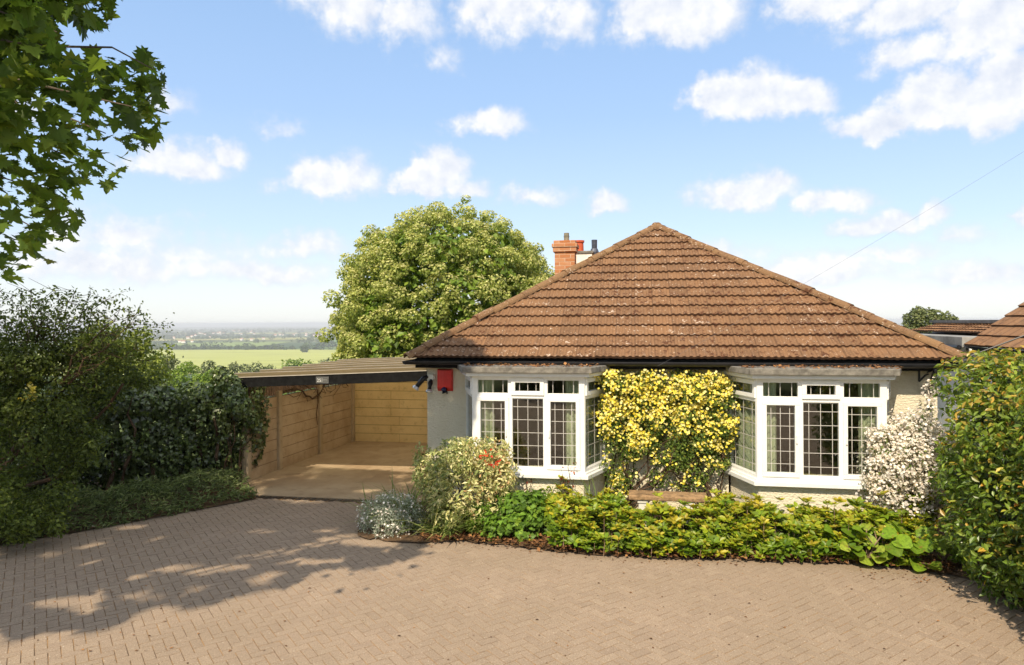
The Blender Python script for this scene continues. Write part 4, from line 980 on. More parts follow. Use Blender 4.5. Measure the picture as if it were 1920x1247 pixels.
# ------------------------------------------------------------------ generic bush
def bush(name, label, cat, loc, blobs, n, mat, tmpl=LEAF4, size=(.05, .09), width=.7, up=.5, jit=.6, droop=.3, seed=1, group=None, tintf=None, stems=0, cull=.62, inner=.7, parts=True, reject=None, leafname='foliage', z0=0.0):
    rng = np.random.default_rng(seed); r = thing(name, label, cat, loc, 0, group)
    p, o, k = shell(rng, blobs, n, inner, cull)
    p = p[p[:, 2] > z0+.02] if False else p
    ok = p[:, 2] > z0; 
    if reject is not None: ok &= ~reject(p)
    p, o, k = p[ok], o[ok], k[ok]
    nr, ax = orient(rng, o, up, jit, droop)
    bl = rng.random(len(blobs))
    t = rng.normal(.45, .2, len(p))+.25*(bl[k]-.5)
    if tintf is not None: t = tintf(rng, p, o, k, t)
    leaf_obj(leafname, mat, tmpl, p, nr, ax, rng.uniform(size[0], size[1], len(p)), width, t, r, rng)
    if stems:
        mb = MB(); B = np.asarray(blobs); l = np.array(loc)
        for q in rng.choice(len(B), min(stems, len(B)), replace=False):
            branches(mb, rng, (rng.normal(0, .08), rng.normal(0, .08), -.05), B[q, :3]-l, .016, .005, 5, .05)
        mb.build('stem', M['bark'], r)
    return r
A = lambda *a: np.array(a, float)

# variegated shrub by the first bay
c = P(868, 905, 9.9)
bl = bumpy(np.random.default_rng(3), c, (.60, .46, .50), 46, .17, zmin=-.8)
bl = np.concatenate([bl, [[*P(805, 870, 10.0), .24, .2, .24], [*P(930, 845, 9.8), .22, .2, .16], [*P(835, 960, 9.6), .26, .2, .25], [*P(920, 965, 9.6), .28, .2, .24], [*P(880, 835, 10), .2, .2, .12], [*P(790, 850, 10), .14, .14, .12], [*P(945, 880, 9.7), .16, .14, .2], [*P(850, 832, 10), .16, .14, .08], [*P(915, 828, 10), .12, .1, .09]]])
def tv(rng, p, o, k, t):
    px, py = project(p); t = t+.18*np.clip((px-840)/70, -1, 1)*.6; r = rng.random(len(p))
    return np.where((px > 870) & (r < .10), .97, np.where(r < .22, .15, np.clip(t, 0, .92)))
vs_ = bush('variegated_shrub', 'variegated cream and green shrub with red tinged shoots before the first bay', 'shrub', (c[0], c[1], .03), bl, 9500, G['vari'], LEAF4, (.05, .095), .40, .35, .75, .1, 31, tintf=tv, stems=22, inner=.45)
rng = np.random.default_rng(6); n = 34; q = np.concatenate([P(908, 858, 9.55)+rng.normal(0, .05, (n//2, 3)), P(926, 868, 9.55)+rng.normal(0, .045, (n//2, 3))])
leaf_obj('red_blossom', G['red'], LEAF4, q, *orient(rng, np.tile([0, -1., .3], (n, 1)), .2, .6, 0), rng.uniform(.03, .06, n), .6, parent=vs_, rng=rng)
# snow in summer mound
c = PG(728, 1000)
bl = bumpy(np.random.default_rng(4), c+A(.02, .12, .10), (.40, .32, .36), 34, .13, zmin=-.25)
ce = bush('cerastium', 'grey silver leaved mound dotted with tiny white flowers at the bed corner', 'plant', (c[0], c[1], .02), bl, 7000, G['silver'], LEAF4, (.025, .05), .28, .6, .7, -.2, 41, inner=.6)
rng = np.random.default_rng(42); p, o, k = shell(rng, bl, 1200, .95, .9); p = p+o*.03; n = len(p)
leaf_obj('blossom', G['white'], HEX, p, *orient(rng, o, .8, .4, 0), rng.uniform(.02, .036, n), 1, parent=ce, rng=rng)
# strap leaved tufts
def tuft(name, label, loc, n, ln, spread, seed, mat='blade', w=.02, group='strap leaved tufts in the flower bed', lean=(0, 0)):
    rng = np.random.default_rng(seed); r = thing(name, label, 'plant', loc, 0, group)
    a = rng.random(n)*6.28; el = rng.uniform(.45, 1.35, n); d = np.stack([np.cos(a)*np.cos(el)+lean[0], np.sin(a)*np.cos(el)+lean[1], np.sin(el)], -1)
    p = np.array(loc)+np.column_stack([rng.normal(0, spread, n), rng.normal(0, spread, n), np.zeros(n)])
    nr = np.stack([-np.cos(a)*np.sin(el)*-1, -np.sin(a)*np.sin(el)*-1, np.cos(el)], -1)*1.0
    nr = np.stack([-np.cos(a)*np.sin(el), -np.sin(a)*np.sin(el), np.cos(el)], -1)
    L_ = rng.uniform(.5, 1.1, n)*ln
    leaf_obj('blade', G[mat], BLADE, p, nr, d, L_, w/L_, parent=r, rng=rng)
for px, py, n, ln, sp, sd, lb, lean in ((758, 985, 190, .80, .12, 1, 'green grassy tuft behind the silver mound', (0, 0)), (830, 1004, 150, .62, .12, 2, 'arching strap leaved tuft below the variegated shrub', (.25, -.3)), (900, 1004, 110, .55, .10, 3, 'strap leaved tuft between variegated shrub and green geranium', (0, 0)),
                              (1120, 1000, 90, .80, .08, 4, 'tall pale bladed tuft left of the stone bench', (0, 0)), (1165, 1025, 120, .58, .12, 5, 'blue green strap leaves lying over the ground cover', (.3, 0)), (700, 975, 26, .62, .06, 7, 'few long bare blades arching over the driveway', (-.35, .1)), (1290, 1012, 60, .62, .10, 10, 'few long grassy blades rising from the ground cover below the bench', (0, 0)), (1010, 1000, 70, .62, .1, 11, 'narrow bladed tuft between green geranium and ground cover', (.1, 0)), (955, 975, 70, .70, .1, 9, 'mixed dry blades before the first bay', (.2, 0))):
    p = PG(px, py); tuft('strap_leaf_plant', lb, (p[0], p[1], .03), n, ln, sp, sd, lean=lean)
# geranium clump
c = PG(965, 1012)
bl = bumpy(np.random.default_rng(5), c+A(.0, .25, .16), (.62, .40, .34), 40, .15, .8, zmin=-.3)
bush('geranium', 'fresh green cut leaved clump at the front of the bed', 'plant', (c[0], c[1], .02), bl, 3400, G['geran'], MAPLE, (.05, .085), 1.0, .6, .55, .2, 51, inner=.55)
# yellow tinted filler under the first bay
for px, py, rr, sd, mt, lb in ((1055, 990, .26, 61, 'cover', 'small yellow green plant under the first bay sill'), (1105, 960, .30, 62, 'rose', 'olive green rosemary like plant between first bay and rose')):
    c = PG(px, py); bl = bumpy(np.random.default_rng(sd), c+A(0, .3, .22), (rr, rr*.8, rr*1.2), 14, .11, zmin=-.5)
    bush('low_plant', lb, 'plant', (c[0], c[1], .02), bl, 900, G[mt], LEAF4, (.05, .09), .3, .5, .7, -.3, sd, stems=6, inner=.4)
# thin rose stems with bronze leaves
rng = np.random.default_rng(15)
for px, py, h, lb in ((1068, 985, .95, 'thorny rose stem with bronze red leaves before the first bay'), (1474, 990, .62, 'thin dead twig standing in the ground cover'), (985, 980, .75, 'wispy bronze stems in front of the first bay window')):
    p = PG(px, py); r = thing('rose_stem', lb, 'plant', (p[0], p[1], .03)); mb = MB(); tips = []
    for k in range(5 if h > .7 else 2):
        b_ = A(rng.normal(0, .10), rng.normal(0, .06), h*rng.uniform(.6, 1.05)); pts = branches(mb, rng, (rng.normal(0, .03), 0, 0), b_, .008, .003, 4, .02); tips += pts[2:]
    mb.build('stem', M['bark'], r)
    n = 46 if h > .7 else 7; q = np.array([tuple(t) for t in tips])[rng.integers(0, len(tips), n)]+rng.normal(0, .035, (n, 3))+np.array(r.location)
    leaf_obj('foliage', G['stemred' if h > .7 else 'dark'], LEAF4, q, *orient(rng, rdir(rng, n), .4, .5, .3), rng.uniform(.035, .065, n), .6, parent=r, rng=rng)

# ------------------------------------------------------------------ climbing rose on the wall between the bays
def climbing_rose():
    rng = np.random.default_rng(21); o = on_front(3.86, 0, .03)
    r = thing('climbing_rose', 'climbing rose smothered in yellow blossom on wall between the bays', 'rose', o)
    u0, u1 = 2.93, 4.79
    m = 165; cu = rng.uniform(u0+.05, u1-.05, m); cz = .45+1.72*rng.random(m)**.72; ok = ~((np.abs(cu-3.9) < .62) & (cz < .92) & (rng.random(m) < .72)); cu, cz = cu[ok], cz[ok]; m = len(cu)
    cv = -.10-.25*rng.random(m)*np.clip(cz/1.2, .4, 1)-.08*((cu < 3.05) | (cu > 4.68)); s = rng.uniform(.10, .20, m)
    B = np.column_stack([(W0+np.outer(cu, U)+np.outer(cv, V)), cz, s*1.15, s, s*.9])
    p, q, k = shell(rng, B, 22000, .35, .3); q = norm(q+np.array([-V[0], -V[1], .5])*.9)
    ins = ((p[:, :2]-W0)@V < -.01) & (p[:, 2] < 2.26); p, q, k = p[ins], q[ins], k[ins]
    leaf_obj('foliage', G['rose'], LEAF4, p, *orient(rng, q, .3, .6, .3), rng.uniform(.03, .06, len(p)), .55, parent=r, rng=rng)
    # flower trusses gathered on some of the clumps
    fw = np.clip(.30+.70*(cz-.5)/1.4+.25*np.sin(cu*6+cz*5), .08, 1); fw *= np.where((np.abs(cu-3.9) < .55) & (cz < 1.35), .45, 1)
    tr = []
    for i in range(m):
        for _ in range(rng.poisson(9.5*fw[i])): d = norm(rng.normal(size=3)+np.array([-V[0], -V[1], .7])*1.0); tr.append(B[i, :3]+d*B[i, 3:]*rng.uniform(.9, 1.15))
    tr = np.array(tr); n = rng.integers(4, 11, len(tr)); c = np.repeat(tr, n, 0)+rng.normal(0, .034, (n.sum(), 3))
    ins = ((c[:, :2]-W0)@V < -.03) & (c[:, 2] < 2.27); c = c[ins]
    nr = norm(np.tile(np.array([-V[0]*.9, -V[1]*.9, .55]), (len(c), 1))+rng.normal(0, .45, (len(c), 3)))
    leaf_obj('blossom', G['yellow'], HEX, c, nr, rdir(rng, len(c)), rng.uniform(.028, .046, len(c)), 1, parent=r, rng=rng)
    mb = MB(); l = np.array(o)
    for i in range(26):
        b_ = B[rng.integers(m), :3]-l; a_ = np.array([*(HW(rng.choice([3.1, 4.5, 4.65, 3.3]), -.12)), .03])-l; branches(mb, rng, a_, b_, .014, .005, 5, .06)
    a_ = np.array([*HW(4.78, -.2), .05])-l; mb.tube([a_, a_+A(-.05, .02, .2), a_+A(-.28, .05, .42), a_+A(-.55, .08, .75)], [.03, .03, .022, .015], 6)
    mb.build('stem', M['bark'], r)
climbing_rose()
# stone bench
p = P(1250, 926, 9.95); bz = .47
be = thing('stone_bench', 'low weathered stone bench with pale legs below the yellow rose', 'bench', (p[0], p[1], .03), HA)
mb = MB(); mb.box(-.56, .56, -.17, .17, .385, .455); mb.build('slab', simple_mat('mossy_stone', (.30, .19, .10), .95, .45, 12, .012, 40), be, bevel=.015)
for sx in (-.36, .30):
    mb = MB(); mb.box(sx-.06, sx+.06, -.13, .13, 0, .34); mb.box(sx-.075, sx+.075, -.145, .145, .335, .385); mb.build('leg', M['white_plastic'], be, bevel=.012)

# ------------------------------------------------------------------ white flowering bush
c = P(1712, 880, 9.25)
bl = bumpy(np.random.default_rng(7), c, (.58, .40, .66), 48, .17, zmin=-.9)
bl = np.concatenate([bl, [[*P(1640, 810, 9.3), .13, .1, .07], [*P(1700, 795, 9.3), .2, .15, .12], [*P(1655, 850, 9.2), .16, .12, .14], [*P(1738, 770, 9.4), .13, .12, .14], [*P(1745, 735, 9.5), .08, .08, .16], [*P(1640, 905, 9.1), .12, .1, .12]]])
wb = bush('flowering_bush', 'bush covered in small white blossom at the right bay window', 'bush', (c[0], c[1], .02), bl, 2600, G['rose'], LEAF4, (.03, .055), .6, .4, .6, .3, 71, stems=30, inner=.4)
rng = np.random.default_rng(72); p, o, k = shell(rng, bl, 2900, .7, .45); n = rng.integers(3, 8, len(p)); q = np.repeat(p, n, 0)+rng.normal(0, .030, (n.sum(), 3)); oo = np.repeat(o, n, 0)
ok = q[:, 2] > .25; q, oo = q[ok], oo[ok]
leaf_obj('blossom', G['white'], HEX, q, *orient(rng, norm(oo+A(0, -.4, .2)), .3, .5, 0), rng.uniform(.026, .046, len(q)), 1, parent=wb, rng=rng)

# ------------------------------------------------------------------ right hedge
def right_hedge():
    rng = np.random.default_rng(81); c = A(6.15, 6.7, 1.25)
    bl = []
    for i in range(210):
        y = rng.uniform(4.9, 8.35); z = .22+2.2*rng.random(); 
        xl = 4.98-.13*min(1, 7.4-y if y < 7.4 else 0)+.07*math.sin(y*3.2)+.45*max(0, (z-1.6))**1.4+max(0, y-7.5)*.55+.75*max(0, .55-z)
        bl.append((xl+rng.normal(.10, .10), y, z, *(rng.uniform(.14, .30)*A(1, 1.1, .9))))
    for i in range(110):
        y = rng.uniform(4.9, 8.6); x = rng.uniform(5.2, 6.9); bl.append((x+.1, y, 2.33+.12*math.sin(x*3+y*2)+.03*(x-5)-max(0, 5.6-x)*.55, *(rng.uniform(.15, .28)*A(1, 1, .8))))
    for i in range(60):
        x = rng.uniform(5.4, 6.9); z = .2+2.2*rng.random(); bl.append((x, 8.4+.2*math.sin(x*4), z, .24, .22, .24))
    for i in range(50): bl.append((rng.uniform(5.3, 6.8), 4.75, .2+2.2*rng.random(), .25, .22, .25))
    bl = np.array(bl)
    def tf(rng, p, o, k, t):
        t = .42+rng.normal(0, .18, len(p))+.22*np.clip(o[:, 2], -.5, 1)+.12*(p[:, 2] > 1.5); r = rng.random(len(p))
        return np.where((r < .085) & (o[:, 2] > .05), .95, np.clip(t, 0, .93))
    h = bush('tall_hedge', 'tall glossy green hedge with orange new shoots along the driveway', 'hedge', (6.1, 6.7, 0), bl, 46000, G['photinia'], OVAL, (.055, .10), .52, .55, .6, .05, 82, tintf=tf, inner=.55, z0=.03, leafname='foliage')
    mb = MB()
    for y in np.arange(5.1, 8.5, .45):
        for k in range(3): branches(mb, rng, (6.0-6.1+rng.normal(0, .1), y-6.7, 0), (rng.uniform(5.1, 6.9)-6.1, y-6.7+rng.normal(0, .2), rng.uniform(1.2, 2.3)), .03, .008, 5, .07)
    mb.build('stem', M['bark'], h)
    # sprays reaching out
    n = 46; q, ax, sp = [], [], MB()
    for i in range(n):
        y = rng.uniform(5.2, 8.3); z = rng.uniform(.6, 2.6); b0 = A(4.98-.1*(y < 7)+.08*rng.normal()+max(0, y-7.5)*.55+.4*max(0, z-1.6)**1.4, y, z); d = norm(A(-.8, -.35+rng.normal(0, .4), .6+rng.normal(0, .4))); L_ = rng.uniform(.12, .28)
        for k in range(9): q.append(b0+d*L_*(.25+.75*k/8)); ax.append(norm(d*.7+rng.normal(0, .55, 3)))
    q = np.array(q); ax = np.array(ax); leaf_obj('foliage', G['photinia'], OVAL, q, norm(rng.normal(0, .4, q.shape)+A(-.2, -.3, 1)), ax, rng.uniform(.06, .10, len(q)), .46, rng.uniform(.5, 1, len(q)), h, rng)
    pass
    p_, o_, k_ = shell(rng, [(6.05, yy, 1.1, .72, .5, 1.25) for yy in np.linspace(5.2, 8.0, 9)], 9000, .9, .5)
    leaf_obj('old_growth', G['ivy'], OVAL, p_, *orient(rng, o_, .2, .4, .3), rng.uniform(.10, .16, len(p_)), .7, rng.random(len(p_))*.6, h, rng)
right_hedge()

# ------------------------------------------------------------------ left side: low bank, ivy hedge, dark shrub
rng = np.random.default_rng(91)
be_ = np.array([p[:2] for p in bank_edge]); n = 2600
s = rng.random(n); i = np.clip((s*4).astype(int), 0, 3); f = s*4-i
xy = be_[i]+(be_[np.minimum(i+1, 4)]-be_[i])*f[:, None]; nn = norm(A(-1.0, 1.1)); off = rng.random(n)*1.35; xy = xy+nn*off[:, None]
h = (.10+.26*np.clip(off/.45, 0, 1)+.10*np.sin(xy[:, 0]*5)*np.cos(xy[:, 1]*4))*rng.uniform(.55, 1.05, n)
k = rng.integers(4, 8, n); pos = np.repeat(np.column_stack([xy, h]), k, 0)+rng.normal(0, .03, (k.sum(), 3)); N_ = len(pos)
a = rng.random(N_)*6.28; ax = np.stack([np.cos(a), np.sin(a)-.4, rng.uniform(-.2, 1.1, N_)], -1)
tag(leaf_obj('low_bank_planting', G['bank'], OVAL, pos, norm(A(0, -.3, 1)+rng.normal(0, .5, (N_, 3))), ax, rng.uniform(.05, .12, N_), .24, rng=rng), kind='stuff')
def ivy_hedge():
    rng = np.random.default_rng(92); a = A(-8.6, 11.15); b = A(-4.98, 13.05); d = norm(b-a); nn = A(d[1], -d[0])   # towards the drive
    L_ = np.linalg.norm(b-a); bl = []
    for i in range(190):
        s = rng.random(); z = .28+1.42*rng.random(); bulge = .16*math.sin(s*L_*2.3)+.10*math.sin(z*4+s*9); p = a+d*s*L_+nn*(.0+bulge+rng.normal(0, .05)-.15*(z < .45)); sz = rng.uniform(.15, .27)
        bl.append((*p, z, sz, sz, sz))
    for i in range(120):
        s = rng.random(); w = rng.uniform(-.9, .1); p = a+d*s*L_+nn*w; sz = rng.uniform(.16, .28); bl.append((*p, 1.55+.08*math.sin(s*17)+.28*(s < .45)+rng.normal(0, .05), sz*.85, sz*.85, sz*.7))
    for i in range(16): bl.append((*(b+d*rng.uniform(-.1, .22)+nn*rng.normal(0, .1)), rng.uniform(1.15, 1.95), .16, .16, .18))
    bl = np.array(bl); c = (a+b)/2
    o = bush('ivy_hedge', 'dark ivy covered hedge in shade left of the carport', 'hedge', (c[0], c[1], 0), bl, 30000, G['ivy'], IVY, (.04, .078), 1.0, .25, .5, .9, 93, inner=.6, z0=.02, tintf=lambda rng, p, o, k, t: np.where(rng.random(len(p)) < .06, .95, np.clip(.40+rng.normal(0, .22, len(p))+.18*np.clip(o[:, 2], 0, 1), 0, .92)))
    mb = MB()
    for s in np.arange(.05, 1, .09): p = a+d*s*L_-c; branches(mb, rng, (*p, 0), (p[0]+rng.normal(0, .2), p[1]+rng.normal(0, .2), 1.7), .04, .012, 6, .07)
    mb.build('stem', M['bark'], o)
    # inner mass of older growth, keeps the hedge dense
    p_, o_, k_ = shell(rng, np.column_stack([a[0]+d[0]*L_*np.linspace(.02, .98, 16)-nn[0]*.35, a[1]+d[1]*L_*np.linspace(.02, .98, 16)-nn[1]*.35, np.full(16, .95), np.full(16, .38), np.full(16, .38), np.full(16, .95)]), 6000, .85, .4)
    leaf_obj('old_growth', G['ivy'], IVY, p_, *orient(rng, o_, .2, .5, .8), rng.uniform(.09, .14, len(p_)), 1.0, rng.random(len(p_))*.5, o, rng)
    # ivy climbing over the carport corner
    r2 = []
    for px, py, d_, s in ((418, 728, 12.7, .18), (432, 718, 12.6, .18), (440, 745, 12.4, .22), (455, 770, 12.4, .16), (420, 765, 12.6, .24), (395, 765, 12.8, .2), (470, 790, 12.5, .12), (412, 700, 12.8, .14), (448, 760, 12.3, .2), (480, 800, 12.9, .12)): r2.append((*P(px, py, d_), s, s, s))
    bush('ivy_clump', 'clump of ivy swallowing the outer corner of the carport', 'ivy', tuple(P(430, 745, 12.6)*A(1, 1, 0)), r2, 3200, G['ivy'], IVY, (.045, .085), 1.0, .3, .5, .8, 94, inner=.5, stems=6, tintf=lambda rng, p, o, k, t: np.clip(.5+rng.normal(0, .25, len(p)), 0, 1))
ivy_hedge()
def dark_shrub():
    rng = np.random.default_rng(95); base = A(-8.4, 10.6, 0); bl = []
    # lower dense body (down to the driveway) and an airy top of twigs
    for px, py, d, s in ((20, 960, 9.4, .38), (90, 940, 9.5, .36), (50, 880, 9.5, .45), (110, 860, 9.7, .40), (20, 800, 9.6, .5), (100, 790, 9.9, .42), (140, 890, 9.9, .26), (130, 820, 10, .3), (60, 985, 9.1, .26), (0, 985, 9.0, .28), (-60, 900, 9.3, .5), (-80, 780, 9.5, .6), (40, 730, 10, .45), (-40, 960, 8.9, .4), (110, 975, 9.3, .22), (150, 760, 10.2, .3),
                         (70, 680, 10.2, .5), (140, 700, 10.3, .42), (0, 660, 10.0, .5), (190, 690, 10.6, .36), (230, 680, 10.8, .3), (180, 740, 10.6, .36), (-90, 660, 9.8, .6), (240, 720, 11, .3), (262, 715, 11.3, .24)):
        bl += [(*(P(px, py, d)+rng.normal(0, s*.45, 3)), s*q, s*q, s*q*.9) for q in rng.uniform(.45, .7, 4)]
    bl = np.array(bl)
    o = bush('elder_shrub', 'tall dark shrub at driveway edge with airy twigs at its top', 'shrub', tuple(base), bl, 19000, G['dark'], LEAF4, (.045, .085), .55, .4, .6, .35, 96, inner=.4, cull=.35, z0=.02,
             tintf=lambda rng, p, o, k, t: np.clip(.40+rng.normal(0, .2, len(p))+.3*(p[:, 2] < .9)*rng.random(len(p)), 0, 1))
    # airy top
    mb = MB(); q = []; tips = [(20, 560), (60, 548), (100, 545), (140, 548), (170, 552), (200, 562), (225, 580), (250, 592), (262, 600), (0, 545), (-40, 540), (40, 575), (120, 570), (160, 580), (195, 605), (235, 612), (80, 565), (215, 640), (250, 655), (278, 676), (10, 600), (60, 610), (130, 610), (-80, 560), (90, 600), (175, 625)]
    l = base
    for (px, py) in tips:
        d = rng.uniform(10.1, 11.1); b_ = P(px, py, d); a_ = P(px*.55-10, 720, d-.2); pts = branches(mb, rng, a_-l, b_-l, .016, .004, 5, .06)
        for t in pts[1:]:
            for _ in range(3):
                e = A(*t)+rng.normal(0, .20, 3)*A(1, 1, .7); mb.tube([t, e], [.005, .002], 3, caps=False); q += [e+l+rng.normal(0, .07, 3) for _ in range(13)]
            q += [A(*t)+l+rng.normal(0, .10, 3) for _ in range(5)]
    for k in range(5): branches(mb, rng, (rng.normal(0, .15), rng.normal(0, .15), 0), P(30+50*k, 720, 10.5)-l, .04, .018, 7, .1)
    mb.build('stem', M['bark'], o); q = np.array(q); px, py = project(q); q = q[(py > 538) | (px < -5)]; n = len(q)
    leaf_obj('top_foliage', G['dark'], LEAF4, q, *orient(rng, rdir(rng, n), .6, .5, .4), rng.uniform(.04, .085, n), .5, rng.normal(.5, .25, n), o, rng)
    n = 60; q = P(57, 730, 9.75)+np.column_stack([rng.normal(0, .035, n), rng.normal(0, .035, n), rng.uniform(-.16, .10, n)]); q[:, 0] += (q[:, 0]-P(57, 730, 9.75)[0])*(P(57, 730, 9.75)[2]-q[:, 2])*5
    leaf_obj('yellow_blossom', G['yellow'], LEAF4, q, *orient(rng, np.tile([0, -1., 0], (n, 1)), .2, .5, .5), rng.uniform(.04, .07, n), .6, parent=o, rng=rng)
dark_shrub()
# brighter shrub behind the ivy hedge
bl = [(*P(px, py, d), s, s, s*.8) for px, py, d, s in ((200, 655, 13.5, .5), (240, 640, 13.8, .35), (260, 680, 14, .55), (262, 735, 14.2, .3), (220, 700, 13.6, .6), (180, 690, 13.2, .5), (255, 700, 14.2, .22))]
bl = np.concatenate([bumpy(np.random.default_rng(i), b[:3], b[3:], 9, b[3]*.42, zmin=-1) for i, b in enumerate(np.array(bl))])
bush('leafy_shrub', 'mid green leafy shrub rising behind the ivy hedge', 'shrub', tuple(P(260, 690, 14)*A(1, 1, 0)), bl, 5200, G['dark'], LEAF4, (.07, .12), .55, .5, .6, .3, 97, inner=.5, cull=.5, stems=14, tintf=lambda rng, p, o, k, t: t+.38)
# stick lying on the drive edge
p = PG(110, 992); st_ = thing('white_stick', 'thin white stick lying at the driveway edge below the dark shrub', 'stick', (p[0], p[1], .03)); q = PG(176, 992)-p
mb = MB(); mb.tube([(0, 0, .06), (q[0]*.5, q[1]*.5, .045), (q[0], q[1], .01)], [.010, .010, .007], 6); mb.build('rod', M['white_plastic'], st_)

# ================================================================== maple overhanging from the left
MASK = [(-400, -600), (-60, -60), (222, -60), (216, 8), (190, 45), (150, 47), (122, 30), (96, 36), (112, 82), (108, 112), (120, 130), (150, 105), (185, 100), (232, 112), (245, 84), (290, 85), (318, 135), (322, 155), (300, 185), (306, 235), (288, 258), (268, 290), (244, 282), (236, 318), (243, 352), (214, 356), (190, 342), (142, 352), (150, 408), (135, 462), (104, 452), (108, 485), (78, 512), (40, 500), (4, 532), (-60, 540), (-400, 600)]
SHADOW = [(-30, 3.2), (-14, 4.6), (-7, 6.3), (-4.9, 6.8), (-3.9, 7.1), (-3.2, 7.65), (-2.6, 7.9), (-2.3, 8.45), (-1.6, 8.5), (-1.15, 8.85), (-1.3, 9.1), (-.95, 9.9), (-.6, 11), (.1, 12.2), (.45, 13.3), (.1, 14.0), (-1.6, 13.6), (-3, 13.9), (-5.5, 14.6), (-9, 15.2), (-14, 15.6), (-30, 16)]
SX, SY = math.sin(SUN_AZ)/math.tan(SUN_EL), math.cos(SUN_AZ)/math.tan(SUN_EL)
_fr = np.random.default_rng(404)
_FL = []      # gaps in the crown that let flecks of sun through
for _ in range(230):
    gx, gy = _fr.uniform(-8.5, -.6), _fr.uniform(6.6, 12.6)
    near = np.interp(gx, [-8, -4.9, -3.2, -2.3, -1.1], [6.2, 6.8, 7.65, 8.45, 8.85])
    if gy < near-.1 or _fr.random() > math.exp(-max(0, gy-near)/1.1)+.10: continue
    _FL.append((gx, gy, _fr.uniform(.10, .34), _fr.uniform(.06, .15)))
_FL = np.array(_FL)
def in_shade(g):
    w = np.stack([.22*np.sin(3.3*g[:, 0]+1.9*g[:, 1])+.12*np.sin(7.1*g[:, 0]-2*g[:, 1]), .20*np.sin(2.6*g[:, 0]-2.9*g[:, 1]+1)+.12*np.sin(6.3*g[:, 0]+3*g[:, 1])], -1)
    q = g+w*np.clip((13-g[:, 1:])/4, 0, 1); ok = in_poly(q[:, 0], q[:, 1], SHADOW)
    for fx, fy, rx, ry in _FL: ok &= ((g[:, 0]-fx)/(rx+.07))**2+((g[:, 1]-fy)/(ry+.07))**2 > 1
    return ok
def crown_ok(p, margin=30):
    px, py = project(p); front = p[:, 1] > .25
    inf = front & (px > -margin) & (px < 1920+margin) & (py > -margin) & (py < 1247+margin)
    good = ~inf | in_poly(px, py, MASK)
    g = p[:, :2]+p[:, 2:]*np.array([SX, SY]); return good & in_shade(g), inf
def overhanging_tree(name, label, trunk, centers, n, seed, size, inframe=0):
    rng = np.random.default_rng(seed); r = thing(name, label, 'tree', trunk)
    B = np.concatenate([bumpy(rng, c, rad, m, s, .8, zmin=-1) for c, rad, m, s in centers]); p, o, k = shell(rng, B, n, .3, .2)
    ok, inf = crown_ok(p); p, o = p[ok], o[ok]
    sz = rng.uniform(*size, len(p))
    limbs = []
    if inframe:     # the spray hanging into the view: about 13 cm leaves, four metres off
        q = np.column_stack([rng.uniform(-60, 330, inframe*12), rng.uniform(-60, 545, inframe*12)]); dens = .5+.5*np.sin(q[:, 0]*.045+np.sin(q[:, 1]*.03)*2)*np.cos(q[:, 1]*.05)
        q = q[in_poly(q[:, 0], q[:, 1], MASK) & (rng.random(len(q)) < .15+.9*dens**1.8)]; d = rng.uniform(4.2, 6.2, len(q)); w = np.array([P(a, b, c) for (a, b), c in zip(q, d)]); g = w[:, :2]+w[:, 2:]*np.array([SX, SY]); ins = in_shade(g) | (rng.random(len(w)) < .02); w, q, d = w[ins][:inframe], q[ins][:inframe], d[ins][:inframe]
        px, py = q[:, 0], q[:, 1]; p = np.concatenate([p, w]); o = np.concatenate([o, norm(rng.normal(0, .5, w.shape)+A(.3, -.3, .5))]); sz = np.concatenate([sz, rng.uniform(.065, .135, len(w))]); limbs = w
    nr, ax = orient(rng, o, .7, .45, .9)
    leaf_obj('crown', G['maple'], MAPLE, p, nr, ax, sz, 1.0, rng.normal(.45, .24, len(p)), r, rng)
    mb = MB(); l = np.array(trunk); top = centers[0][0]-l
    mb.tube([(0, 0, -.1), (.03, 0, .5), (.08, .03, 2.0), (top[0]*.3, top[1]*.3, top[2]*.7), (top[0]*.6, top[1]*.6, top[2]*1.1)], [.30, .23, .19, .15, .07], 12); mb.build('trunk', M['greybark'], r, smooth=True)
    mb = MB()
    for b_ in B[rng.choice(len(B), 34, replace=False), :3]:
        if not crown_ok(b_[None], 120)[0][0] or crown_ok(b_[None], 120)[1][0]: continue
        branches(mb, rng, A(top[0]*.3, top[1]*.3, top[2]*rng.uniform(.5, .8)), b_-l, .05, .012, 6, .12)
    if inframe:
        for (x, y) in ((200, 250), (290, 130), (150, 300), (70, 430), (110, 60), (60, 350), (40, 200), (250, 200)):
            b_ = P(x, y, 5.1); a_ = P(-330, y-140, 5.2); branches(mb, rng, a_-l, b_-l, .022, .004, 6, .05)
    mb.build('limb', M['greybark'], r)
overhanging_tree('maple_tree', 'maple branch with lobed green leaves hanging in from the top left', (-8.3, 4.2, 0), [(A(-5.2, 2.8, 6.0), (3.0, 3.2, 2.9), 60, .75), (A(-3.6, 4.0, 6.6), (1.6, 2.2, 2.2), 24, .6), (A(-6.5, 2.5, 4.0), (2.2, 2.2, 1.5), 24, .6), (A(-2.7, 5.1, 7.5), (1.3, 1.5, 1.5), 22, .5), (A(-4.7, 5.7, 7.2), (2.0, 1.5, 1.7), 30, .55)], 36000, 111, (.11, .17), 1350)
overhanging_tree('maple_tree', 'tall maple outside the frame shading the ivy hedge', (-13.5, -2.0, 0), [(A(-12.0, -1.5, 13.0), (4.2, 4.2, 3.4), 70, 1.0), (A(-16.0, -.3, 13.2), (3.6, 4.2, 3.4), 44, 1.0), (A(-9.6, -3.3, 12.0), (2.8, 3.0, 2.4), 30, .8)], 17000, 112, (.18, .27))

